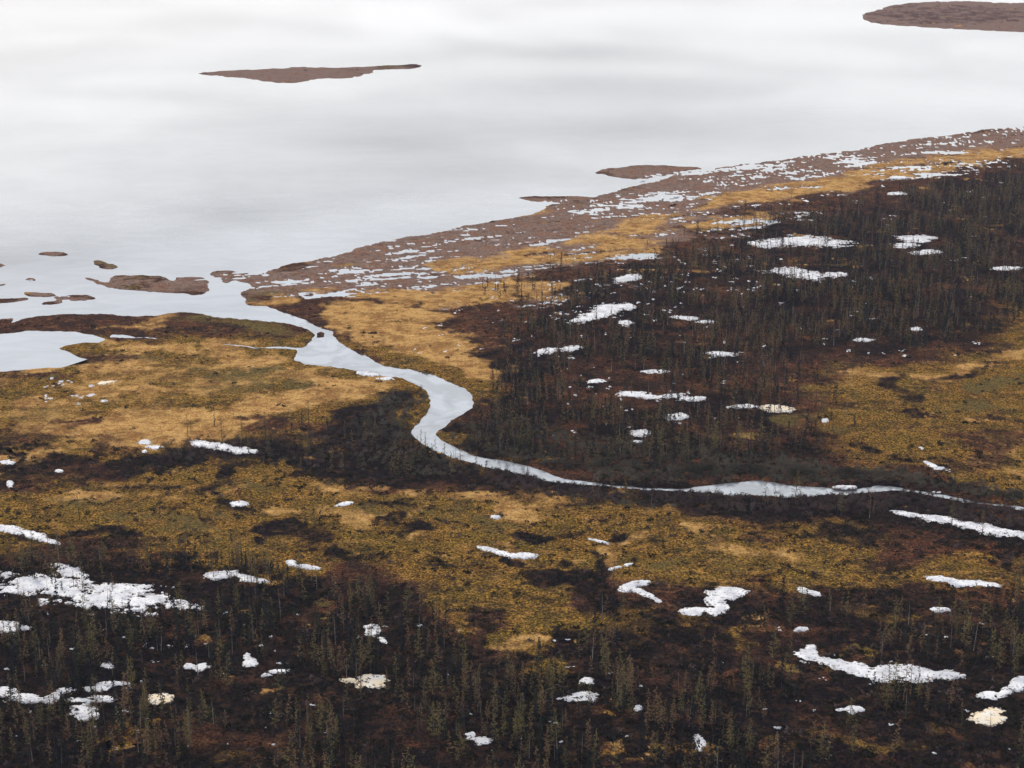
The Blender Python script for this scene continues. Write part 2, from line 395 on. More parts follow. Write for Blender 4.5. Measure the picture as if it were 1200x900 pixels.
# isles
for a in [(350, 87, 150, 14), (760, 202, 80, 10), (650, 234, 60, 5), (60, 298, 40, 5), (125, 311, 20, 8), (85, 350, 40, 6), (30, 328, 30, 30), (20, 365, 30, 12)]:
    dab("M", *a)
dab("M", 1300, 22, 340, 40); dab("R", 1110, 17, 90, 10, 0, .5); dab("R", 190, 335, 70, 6, 0, .3); dab("M", 170, 334, 90, 12)
dab("S", 460, 78, 20, 3, 0, .6); dab("S", 125, 311, 14, 6, 0, .6); dab("S", 300, 342, 30, 6, 0, .5)
dab("G", 302, 351, 14, 4, 8, .9)
for k in cls: cls[k] = blur(cls[k], 2, 1, 1)


def field(X, Y):
    """height and cover weights on the ground"""
    mx, my = to_map(X, Y)
    D = np.sqrt(X * X + Y * Y)
    pm = np.maximum(my + 150, 60) / EYE           # map units per metre across
    pv = pm * pm * EYE / FPX                       # map units per metre of depth
    w1 = fbm(X, Y, 9, 4, 3); w2 = fbm(X, Y, 9, 4, 7)
    e = np.clip(1.1, 0, 9)
    wa = 1.3 * np.clip(D / 450, 1, 4)
    ww = samp(wat_s, mx + w1 * wa * pm, my + w2 * wa * pv)
    b1 = fbm(X, Y, 26, 5, 21); b2 = fbm(X, Y, 26, 5, 22)
    cx, cy = mx + b1 * 13 * pm, my + b2 * 13 * pv
    W = {k: samp(cls[k], cx, cy) for k in cls}
    ca, sa = math.cos(math.radians(22)), math.sin(math.radians(22))
    Ur = X * ca + Y * sa; Vr = -X * sa + Y * ca
    rz = samp(rillz, cx, cy)
    rn = 0.95 * fbm(Ur / 5.0, Vr, 2.2, 5, 71, 0.68) + 0.85 * fbm(Ur / 2.0, Vr, 16, 3, 72) + 0.15 * fbm(Ur / 6.0, Vr, 1.0, 2, 73)
    W["M"] = W["M"] + rz * np.clip(rn * 1.5, 0, 1.4)
    # sharpen a little with medium noise
    n3 = fbm(X, Y, 5.0, 4, 31)
    n4 = fbm(X, Y, 14.0, 4, 32)
    W["D"] = np.clip(W["D"] * (1 + 0.5 * n3 + 0.4 * n4), 0, 2)
    W["G"] = np.clip(W["G"] * (1 - 0.25 * n3 + 0.4 * n4), 0, 2)
    W["R"] = np.clip(W["R"] * (1 + 0.5 * n4), 0, 2) + 0.02
    mzone = np.clip(samp(cls["M"], mx, my) * 1.3 + np.clip((330 - my) / 40, 0, 1) * np.clip((mx - 380) / 40, 0, 1) * (my > 150), 0, 1)
    Us = X * math.cos(.42) + Y * math.sin(.42); Vs = -X * math.sin(.42) + Y * math.cos(.42)
    for q, k in enumerate("GORDMS"):
        nk = fbm(X * 0.9, Y, 9.0, 6, 101 + q, 0.68)
        if k in "MG":
            nk = nk * (1 - mzone) + mzone * 1.5 * fbm(Us / 3.5, Vs, 7.0, 5, 120 + q, 0.66)
        W[k] = np.clip(W[k] + (1.15 if k != "M" else 0.9) * (nk * np.clip(W[k] * 5 + (.04 if k != "M" else 0), 0.0, 1)), 0, 2) ** 1.7
    tot = sum(W.values()) + 1e-6
    for k in W: W[k] = W[k] / tot
    # heights
    hum = fbm(X, Y, 1.3, 3, 41)
    roll = fbm(X, Y, 40, 3, 42)
    rough = 0.05 * W["G"] + 0.16 * W["O"] + 0.2 * W["R"] + 0.26 * W["D"] + 0.05 * W["M"] + 0.16 * W["S"]
    land = 0.45 + 0.12 * roll + hum * rough
    # the marsh lies at the water line, cut by long pools along the shore
    ca, sa = math.cos(math.radians(26)), math.sin(math.radians(26))
    U = X * ca + Y * sa; V = -X * sa + Y * ca
    st = fbm(U / 4.5, V, 2.4, 4, 51, 0.7)
    st2 = fbm((X * .8 + Y * .6) / 4.0, (-X * .6 + Y * .8), 10, 4, 52, 0.6)
    st3 = fbm(U / 2.4, V, 9.0, 4, 53, 0.6)
    marsh = 0.17 + 0.30 * st + 0.13 * st3 + 0.03 * hum
    st4 = fbm((X * .98 + Y * .17) / 5.0, (-X * .17 + Y * .98), 9, 4, 57, 0.6)
    marsh = np.minimum(marsh, 0.10 - 2.6 * (0.045 - np.abs(st2)))
    marsh = np.minimum(marsh, 0.10 - 2.4 * (0.03 - np.abs(st4)))       # winding rills
    iz = np.clip(samp(isl, mx, my) * 2.0, 0, 1)
    marsh = marsh * (1 - iz) + np.maximum(marsh, 0.10 + 0.06 * hum) * iz
    near = np.clip((samp(wat_w, mx, my)) * 1.4, 0, 1)
    m = np.clip(samp(cls["M"], cx, cy) * 1.15, 0, 1)
    g2 = np.clip(W["G"] * 2.2, 0, 1) * (1 - m * 0.65)
    m = m * (1 - g2)
    h = land * (1 - m) + marsh * m
    h = np.where(rz > .08, np.minimum(h, 0.02 + 1.3 * (0.72 - 0.16 * rz - rn)), h)
    t = np.clip((0.62 - ww) / 0.32, -1.2, 1)
    h = np.where(t < 1, np.minimum(h, 0.40 * t - 0.02 + 0.05 * hum), h)
    h = np.where(ww > 0.75, np.minimum(h, -0.25 - 1.2 * (ww - 0.75) * 4), h)
    return h, W, ww, m


# ------------------------------------------------------------------ materials
def new_mat(name):
    m = bpy.data.materials.new(name); m.use_nodes = True
    nt = m.node_tree; nt.nodes.clear()
    o = N(nt, "ShaderNodeOutputMaterial"); b = N(nt, "ShaderNodeBsdfPrincipled")
    nt.links.new(b.outputs[0], o.inputs[0])
    return m, nt, b


def ground_material():
    m, nt, b = new_mat("bog_cover"); L = nt.links.new
    b.inputs["Roughness"].default_value = 0.95
    b.inputs["Specular IOR Level"].default_value = 0.0
    geo = N(nt, "ShaderNodeNewGeometry")

    def noise(scale, detail=4, rough=0.6, typ="ShaderNodeTexNoise", stretch=None):
        n = N(nt, typ); src = geo.outputs["Position"]
        if stretch:
            mp = N(nt, "ShaderNodeMapping"); L(src, mp.inputs[0]); mp.inputs["Scale"].default_value = stretch; src = mp.outputs[0]
        L(src, n.inputs["Vector"]); n.inputs["Scale"].default_value = scale
        if typ == "ShaderNodeTexNoise":
            n.inputs["Detail"].default_value = detail; n.inputs["Roughness"].default_value = rough
        return n

    def remap(sock, a, c, lo=0.0, hi=1.0):
        r = N(nt, "ShaderNodeMapRange"); L(sock, r.inputs[0])
        r.inputs[1].default_value = a; r.inputs[2].default_value = c; r.inputs[3].default_value = lo; r.inputs[4].default_value = hi
        return r.outputs[0]

    def mix(f, a, c):
        x = N(nt, "ShaderNodeMix", data_type='RGBA')
        if isinstance(f, float): x.inputs[0].default_value = f
        else: L(f, x.inputs[0])
        for i, v in ((6, a), (7, c)):
            if isinstance(v, tuple): x.inputs[i].default_value = v + (1,)
            else: L(v, x.inputs[i])
        return x.outputs[2]

    fine = noise(1.7, 6, 0.85).outputs["Fac"]
    mid = noise(0.55, 5, 0.7).outputs["Fac"]
    wide = noise(0.07, 5, 0.65).outputs["Fac"]
    streak = noise(0.5, 5, 0.65, stretch=(0.6, 1.0, 1.0)).outputs["Fac"]
    vor = N(nt, "ShaderNodeTexVoronoi"); L(geo.outputs["Position"], vor.inputs["Vector"]); vor.inputs["Scale"].default_value = 1.5
    tuft = remap(vor.outputs["Distance"], 0.15, 0.62)
    spk = remap(fine, 0.455, 0.565)
    m1 = noise(0.10, 8, 0.75).outputs["Fac"]
    m2 = noise(0.28, 7, 0.75, stretch=(0.8, 1.0, 1.0)).outputs["Fac"]
    # cover colours: dry sedge, sphagnum bog, dwarf birch heath, black heath, mud marsh, green sedge
    G = mix(remap(streak, 0.35, 0.65), mix(spk, (0.38, 0.215, 0.072), (0.66, 0.41, 0.150)), mix(spk, (0.25, 0.135, 0.050), (0.56, 0.32, 0.108)))
    G = mix(remap(mid, 0.60, 0.74, 0, .55), G, (0.15, 0.085, 0.03))
    G = mix(remap(m1, 0.47, 0.56, 0, .75), G, mix(spk, (0.095, 0.047, 0.020), (0.28, 0.130, 0.038)))
    G = mix(remap(m2, 0.51, 0.59, 0, .7), G, mix(spk, (0.12, 0.062, 0.026), (0.32, 0.155, 0.055)))
    G = mix(remap(m2, 0.47, 0.40, 0, .7), G, mix(spk, (0.36, 0.22, 0.085), (0.56, 0.37, 0.15)))
    O = mix(spk, (0.042, 0.026, 0.011), (0.56, 0.290, 0.048))
    O = mix(remap(wide, 0.42, 0.62), O, mix(spk, (0.034, 0.026, 0.010), (0.46, 0.280, 0.042)))
    O = mix(remap(mid, 0.54, 0.66, 0, .8), O, mix(spk, (0.016, 0.012, 0.009), (0.12, 0.072, 0.030)))
    O = mix(tuft, O, mix(0.65, O, (0.020, 0.016, 0.013)))
    O = mix(remap(m1, 0.50, 0.58, 0, .7), O, mix(spk, (0.016, 0.015, 0.011), (0.085, 0.058, 0.024)))
    O = mix(remap(m2, 0.48, 0.40, 0, .8), O, mix(spk, (0.075, 0.042, 0.018), (0.46, 0.25, 0.065)))
    R = mix(spk, (0.024, 0.012, 0.010), (0.155, 0.066, 0.034))
    R = mix(remap(mid, 0.46, 0.62), R, mix(spk, (0.012, 0.008, 0.009), (0.075, 0.038, 0.027)))
    R = mix(remap(streak, 0.62, 0.72, 0, .7), R, mix(spk, (0.05, 0.026, 0.015), (0.20, 0.10, 0.045)))
    R = mix(remap(m1, 0.46, 0.54, 0, .8), R, mix(spk, (0.010, 0.009, 0.009), (0.042, 0.027, 0.022)))
    R = mix(remap(m2, 0.46, 0.40, 0, .6), R, mix(spk, (0.055, 0.028, 0.015), (0.28, 0.135, 0.055)))
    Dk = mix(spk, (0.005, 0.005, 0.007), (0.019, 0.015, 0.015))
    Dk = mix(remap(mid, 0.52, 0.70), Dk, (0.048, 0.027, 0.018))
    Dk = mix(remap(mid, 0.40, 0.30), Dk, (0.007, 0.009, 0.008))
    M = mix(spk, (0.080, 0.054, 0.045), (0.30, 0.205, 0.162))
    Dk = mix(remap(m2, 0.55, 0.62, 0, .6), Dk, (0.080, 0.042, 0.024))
    M = mix(remap(m1, 0.48, 0.56, 0, .7), M, mix(spk, (0.11, 0.055, 0.036), (0.30, 0.155, 0.095)))
    M = mix(remap(m2, 0.51, 0.60, 0, .6), M, (0.055, 0.038, 0.038))
    M = mix(remap(streak, 0.52, 0.66, 0, .7), M, (0.22, 0.14, 0.10))
    S = mix(spk, (0.045, 0.036, 0.017), (0.19, 0.135, 0.042))
    S = mix(remap(mid, 0.52, 0.66, 0, .7), S, (0.035, 0.030, 0.018))
    a1 = N(nt, "ShaderNodeAttribute", attribute_name="cover_a")
    a2 = N(nt, "ShaderNodeAttribute", attribute_name="cover_b")
    s1 = N(nt, "ShaderNodeSeparateColor"); L(a1.outputs["Color"], s1.inputs[0])
    s2 = N(nt, "ShaderNodeSeparateColor"); L(a2.outputs["Color"], s2.inputs[0])
    acc = None
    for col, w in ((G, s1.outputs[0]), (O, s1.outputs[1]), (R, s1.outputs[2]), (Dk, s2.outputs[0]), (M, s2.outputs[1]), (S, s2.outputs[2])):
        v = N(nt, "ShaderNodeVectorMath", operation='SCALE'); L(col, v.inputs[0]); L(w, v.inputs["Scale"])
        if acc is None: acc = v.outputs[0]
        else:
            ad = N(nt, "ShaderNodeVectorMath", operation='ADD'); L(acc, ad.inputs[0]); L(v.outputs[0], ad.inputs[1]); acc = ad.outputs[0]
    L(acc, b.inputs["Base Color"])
    bp = N(nt, "ShaderNodeBump"); bp.inputs["Strength"].default_value = 0.7; bp.inputs["Distance"].default_value = 0.25
    L(fine, bp.inputs["Height"]); L(bp.outputs[0], b.inputs["Normal"])
    return m


def water_material(name, base, rough, ior, ripple, rscale, rstretch, lo=0.62, hi=1.25):
    m, nt, b = new_mat(name); L = nt.links.new
    geo = N(nt, "ShaderNodeNewGeometry")
    mp = N(nt, "ShaderNodeMapping"); L(geo.outputs["Position"], mp.inputs[0]); mp.inputs["Scale"].default_value = rstretch; mp.inputs["Rotation"].default_value = (0, 0, .12)
    n = N(nt, "ShaderNodeTexNoise"); L(mp.outputs[0], n.inputs["Vector"]); n.inputs["Scale"].default_value = rscale
    n.inputs["Detail"].default_value = 5; n.inputs["Roughness"].default_value = 0.6
    bp = N(nt, "ShaderNodeBump"); bp.inputs["Strength"].default_value = ripple; bp.inputs["Distance"].default_value = 0.3
    L(n.outputs["Fac"], bp.inputs["Height"]); L(bp.outputs[0], b.inputs["Normal"])
    w = N(nt, "ShaderNodeTexNoise"); L(mp.outputs[0], w.inputs["Vector"]); w.inputs["Scale"].default_value = 0.012; w.inputs["Detail"].default_value = 4
    r = N(nt, "ShaderNodeMapRange"); L(w.outputs["Fac"], r.inputs[0]); r.inputs[1].default_value = .3; r.inputs[2].default_value = .7
    r.inputs[3].default_value = rough * 0.8; r.inputs[4].default_value = rough * 1.25
    L(r.outputs[0], b.inputs["Roughness"])
    w2 = N(nt, "ShaderNodeTexNoise"); L(mp.outputs[0], w2.inputs["Vector"]); w2.inputs["Scale"].default_value = 0.09; w2.inputs["Detail"].default_value = 5; w2.inputs["Distortion"].default_value = 1.0
    r2 = N(nt, "ShaderNodeMapRange"); L(w2.outputs["Fac"], r2.inputs[0]); r2.inputs[1].default_value = .4; r2.inputs[2].default_value = .6
    x = N(nt, "ShaderNodeMix", data_type='RGBA'); L(r2.outputs[0], x.inputs[0])
    x.inputs[6].default_value = tuple(c * lo for c in base) + (1,); x.inputs[7].default_value = tuple(c * hi for c in base) + (1,)
    L(x.outputs[2], b.inputs["Base Color"])
    b.inputs["IOR"].default_value = ior
    return m


def plain_mat(name, c1, c2, scale, rough=0.9, sss=0.0):
    m, nt, b = new_mat(name); L = nt.links.new
    geo = N(nt, "ShaderNodeNewGeometry")
    n = N(nt, "ShaderNodeTexNoise"); L(geo.outputs["Position"], n.inputs["Vector"]); n.inputs["Scale"].default_value = scale; n.inputs["Detail"].default_value = 3
    r = N(nt, "ShaderNodeMapRange"); L(n.outputs["Fac"], r.inputs[0]); r.inputs[1].default_value = .36; r.inputs[2].default_value = .64
    x = N(nt, "ShaderNodeMix", data_type='RGBA'); L(r.outputs[0], x.inputs[0]); x.inputs[6].default_value = c1 + (1,); x.inputs[7].default_value = c2 + (1,)
    L(x.outputs[2], b.inputs["Base Color"])
    b.inputs["Roughness"].default_value = rough; b.inputs["Specular IOR Level"].default_value = 0.03
    return m


def snow_mat(name, c1, c2):
    m, nt, b = new_mat(name); L = nt.links.new
    geo = N(nt, "ShaderNodeNewGeometry")
    n = N(nt, "ShaderNodeTexNoise"); L(geo.outputs["Position"], n.inputs["Vector"]); n.inputs["Scale"].default_value = 0.35; n.inputs["Detail"].default_value = 6
    r = N(nt, "ShaderNodeMapRange"); L(n.outputs["Fac"], r.inputs[0]); r.inputs[1].default_value = .40; r.inputs[2].default_value = .66
    x = N(nt, "ShaderNodeMix", data_type='RGBA'); L(r.outputs[0], x.inputs[0]); x.inputs[6].default_value = c1 + (1,); x.inputs[7].default_value = c2 + (1,)
    # twigs and needles lying on the snow
    d = N(nt, "ShaderNodeTexNoise"); L(geo.outputs["Position"], d.inputs["Vector"]); d.inputs["Scale"].default_value = 1.6; d.inputs["Detail"].default_value = 4
    dr = N(nt, "ShaderNodeMapRange"); L(d.outputs["Fac"], dr.inputs[0]); dr.inputs[1].default_value = .60; dr.inputs[2].default_value = .66
    rim = N(nt, "ShaderNodeAttribute", attribute_name="rim")
    sh = N(nt, "ShaderNodeMath", operation='MULTIPLY_ADD'); L(rim.outputs["Fac"], sh.inputs[0]); sh.inputs[1].default_value = 0.13; L(d.outputs["Fac"], sh.inputs[2])
    L(sh.outputs[0], dr.inputs[0])
    y = N(nt, "ShaderNodeMix", data_type='RGBA'); L(dr.outputs[0], y.inputs[0]); L(x.outputs[2], y.inputs[6]); y.inputs[7].default_value = (.20, .17, .15, 1)
    L(y.outputs[2], b.inputs["Base Color"]); b.inputs["Roughness"].default_value = 0.8
    bp = N(nt, "ShaderNodeBump"); bp.inputs["Strength"].default_value = 0.5; bp.inputs["Distance"].default_value = 0.3
    L(n.outputs["Fac"], bp.inputs["Height"]); L(bp.outputs[0], b.inputs["Normal"])
    return m


MAT = {
    "ground": ground_material(),
    "lake": water_material("lake_water", (0.20, 0.215, 0.235), 0.02, 2.15, 0.014, 0.6, (0.6, 1.0, 1.0), 0.90, 1.08),
    "river": water_material("river_water", (0.20, 0.215, 0.235), 0.05, 2.15, 0.10, 0.7, (1.0, 1.0, 1.0)),
    "snow": snow_mat("snow_white", (0.72, 0.73, 0.76), (0.46, 0.47, 0.52)),
    "snow_cream": snow_mat("snow_stained", (0.74, 0.60, 0.40), (0.72, 0.70, 0.66)),
    "bark": plain_mat("bark", (0.035, 0.028, 0.027), (0.075, 0.060, 0.055), 1.0),
    "grey_wood": plain_mat("weathered_wood", (0.10, 0.085, 0.08), (0.24, 0.215, 0.20), 0.6),
    "larch_olive": plain_mat("larch_twigs_olive", (0.095, 0.082, 0.036), (0.180, 0.145, 0.060), 0.2),
    "larch_tawny": plain_mat("larch_twigs_tawny", (0.125, 0.080, 0.046), (0.22, 0.140, 0.078), 0.2),
    "spruce": plain_mat("spruce_needles", (0.015, 0.021, 0.018), (0.028, 0.036, 0.026), 0.2),
    "spruce_dark": plain_mat("spruce_needles_dark", (0.008, 0.012, 0.016), (0.017, 0.022, 0.026), 0.2),
    "willow": plain_mat("willow_twigs", (0.045, 0.042, 0.034), (0.13, 0.115, 0.088), 0.12),
    "alder": plain_mat("bare_twigs", (0.050, 0.036, 0.036), (0.105, 0.076, 0.070), 0.12),
    "heather": plain_mat("dark_shrub_leaves", (0.012, 0.014, 0.011), (0.034, 0.030, 0.020), 0.3),
    "ochre_tuft": plain_mat("ochre_tuft", (0.16, 0.095, 0.025), (0.30, 0.18, 0.05), 0.3),
}


# ------------------------------------------------------------------ mesh builders
def tri_mesh(name, V, F, mats, midx=None, smooth=False):
    me = bpy.data.meshes.new(name)
    V = np.ascontiguousarray(V, dtype=np.float32); F = np.ascontiguousarray(F, dtype=np.int32)
    k = F.shape[1]
    me.vertices.add(len(V)); me.vertices.foreach_set("co", V.ravel())
    me.loops.add(F.size); me.loops.foreach_set("vertex_index", F.ravel())
    me.polygons.add(len(F))
    me.polygons.foreach_set("loop_start", np.arange(0, F.size, k, dtype=np.int32))
    me.polygons.foreach_set("loop_total", np.full(len(F), k, dtype=np.int32))
    for mt in mats: me.materials.append(mt)
    if midx is not None: me.polygons.foreach_set("material_index", np.ascontiguousarray(midx, dtype=np.int32))
    if smooth: me.polygons.foreach_set("use_smooth", np.ones(len(F), dtype=bool))
    me.update(calc_edges=True)
    return me


def link(name, me, parent=None, label=None, cat=None, group=None, kind=None):
    o = bpy.data.objects.new(name, me); COL.objects.link(o)
    if parent is not None: o.parent = parent
    if label: o["label"] = label
    if cat: o["category"] = cat
    if group: o["group"] = group
    if kind: o["kind"] = kind
    return o


# ------------------------------------------------------------------ the ground
def build_ground():
    # one sheet, finer near the viewpoint, reaching 6.5 km all round
    ys = np.concatenate([np.arange(-20, 935, 1.2)])
    _, Yd = to_ground(np.full_like(ys, 600), ys)
    rad = np.concatenate([np.linspace(6500, Yd[0] * 1.05, 22), Yd, np.linspace(Yd[-1] * 0.96, 20, 22), [1.0]])[::-1]
    fine = np.arctan(np.arange(-730, 731, 1.35) / FPX * 1.02) * 1.0
    fine = fine * 1.08
    a0 = fine[-1]
    rest = np.linspace(a0, 2 * math.pi - a0, 92)[1:-1]
    ang = np.concatenate([fine, rest])
    A, Rr = np.meshgrid(ang, rad)
    X = (np.sin(A) * Rr).ravel(); Y = (np.cos(A) * Rr).ravel()
    behind = Y < 30
    h, W, ww, m = field(X, np.where(behind, 30 + 0 * Y, Y))
    hb = 0.45 + 0.2 * fbm(X, Y, 3, 2, 5)
    h = np.where(behind, hb, h)
    nr, na = A.shape
    i = np.arange(nr - 1)[:, None]; j = np.arange(na)[None, :]
    j2 = (j + 1) % na
    F = np.stack([i * na + j, (i + 0) * na + j2, (i + 1) * na + j2, (i + 1) * na + j], -1).reshape(-1, 4)
    F = F[:, ::-1]
    me = tri_mesh("ground", np.stack([X, Y, h], 1), F, [MAT["ground"]], smooth=True)
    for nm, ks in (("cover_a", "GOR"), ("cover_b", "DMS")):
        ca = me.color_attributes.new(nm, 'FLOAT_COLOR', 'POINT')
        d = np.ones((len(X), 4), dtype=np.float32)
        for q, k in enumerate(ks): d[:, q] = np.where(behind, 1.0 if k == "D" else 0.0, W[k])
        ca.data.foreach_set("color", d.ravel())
    link("ground", me, kind="structure")


build_ground()


def poly_sheet(name, pts, z, mat):
    import mathutils
    gx, gy = to_ground([p[0] for p in pts], [p[1] for p in pts])
    vs = [mathutils.Vector((a, b, z)) for a, b in zip(gx, gy)]
    tris = mathutils.geometry.tessellate_polygon([vs])
    V = np.array([(v.x, v.y, v.z) for v in vs]); F = np.array(tris)
    n = np.cross(V[F[:, 1]] - V[F[:, 0]], V[F[:, 2]] - V[F[:, 0]])[:, 2]
    F[n < 0] = F[n < 0][:, ::-1]
    me = tri_mesh(name, V, F, [mat])
    return link(name, me, kind="structure")


poly_sheet("lake", [(-1400, 455), (0, 455), (130, 412), (370, 412), (400, 425), (640, 400), (900, 300), (1250, 220), (2600, 120), (2900, -80), (-2600, -80)], 0.0, MAT["lake"])


def offset(pts, d):
    P = np.array(pts, float); T = np.gradient(P, axis=0); T /= np.linalg.norm(T, axis=1)[:, None]
    return [tuple(p) for p in P + np.stack([-T[:, 1], T[:, 0]], 1) * d]


rv_n = offset([q for q in BANK_N if q[1] > 362], -7)
rv_s = offset(BANK_S, 7)
poly_sheet("river", rv_s + rv_n[::-1], 0.004, MAT["river"])

# ------------------------------------------------------------------ snow patches
SNOWMASK = np.zeros((MH, MW))


def snow(label, parts, mat="snow", thick=0.32, edge=0.42, nsize=2.2, name="snow_patch", group="snow patches left on the bog", kind=None):
    allp = parts
    xs = [p[0] + s * (p[2] + 6) for p in allp for s in (-1, 1)]
    yss = [p[1] + s * ((abs(p[3]) + abs(p[2] * math.sin(math.radians(p[4] if len(p) > 4 else 0)))) + 4) for p in allp for s in (-1, 1)]
    x0, x1, y0, y1 = min(xs), max(xs), min(yss), max(yss)
    cx, cy = (x0 + x1) / 2, (y0 + y1) / 2
    g0 = to_ground(x0, y1); g1 = to_ground(x1, y0); ga = to_ground(x0, y0); gb = to_ground(x1, y1)
    X0 = min(g0[0], ga[0]); X1 = max(g1[0], gb[0]); Y0 = g0[1]; Y1 = g1[1]
    st = max(0.16, float(to_ground(cx + .6, cy)[0] - to_ground(cx, cy)[0]))
    sy = max(0.25, st * 1.5)
    nx = int((X1 - X0) / st) + 2; ny = int((Y1 - Y0) / sy) + 2
    gx, gy = np.meshgrid(X0 + np.arange(nx) * st, Y0 + np.arange(ny) * sy)
    mx, my = to_map(gx, gy)
    f = np.full(gx.shape, -9.0)
    for p in allp:
        a = math.radians(p[4] if len(p) > 4 else 0)
        u = ((mx - p[0]) * math.cos(a) + (my - p[1]) * math.sin(a)) / p[2]
        v = (-(mx - p[0]) * math.sin(a) + (my - p[1]) * math.cos(a)) / p[3]
        f = np.maximum(f, 1 - np.sqrt(u * u + v * v))
    f = f + edge * (0.95 * fbm(gx / 1.7, gy, nsize * 1.4, 5, 61, 0.70) + 0.35 * fbm(gx, gy, 0.9, 3, 62)) - 0.02
    h, W, ww, m = field(gx, gy)
    base = 0.45 + 0.12 * fbm(gx, gy, 40, 3, 42)
    z = base + 0.12 + 0.5 * thick * np.clip(f * 1.6, -0.6, 1) + 0.05 * fbm(gx, gy, 1.2, 2, 66)
    cell = (f[:-1, :-1] > 0) | (f[1:, 1:] > 0) | (f[1:, :-1] > 0) | (f[:-1, 1:] > 0)
    idx = np.arange(nx * ny).reshape(ny, nx)
    F = np.stack([idx[:-1, :-1][cell], idx[:-1, 1:][cell], idx[1:, 1:][cell], idx[1:, :-1][cell]], 1)
    if len(F) == 0: return
    used = np.unique(F); rem = np.full(nx * ny, -1); rem[used] = np.arange(len(used))
    z = np.where(f > 0, z, base - 0.15)
    V = np.stack([gx.ravel(), gy.ravel(), z.ravel()], 1)[used]
    c = V.mean(0); c[2] = 0.45
    me = tri_mesh(name, V - c, rem[F], [MAT[mat]], smooth=True)
    at = me.attributes.new("rim", 'FLOAT', 'POINT')
    at.data.foreach_set("value", (1 - np.clip(f / 0.45, 0, 1)).ravel()[used].astype(np.float32))
    o = link(name, me, label=label, cat=None if kind else "snow patch", group=None if kind else group, kind=kind)
    o.location = c
    ok = f > 0.02
    ii = np.clip((mx[ok] - MX0).astype(int), 0, MW - 1); jj = np.clip((my[ok] - MY0).astype(int), 0, MH - 1)
    SNOWMASK[jj, ii] = 1


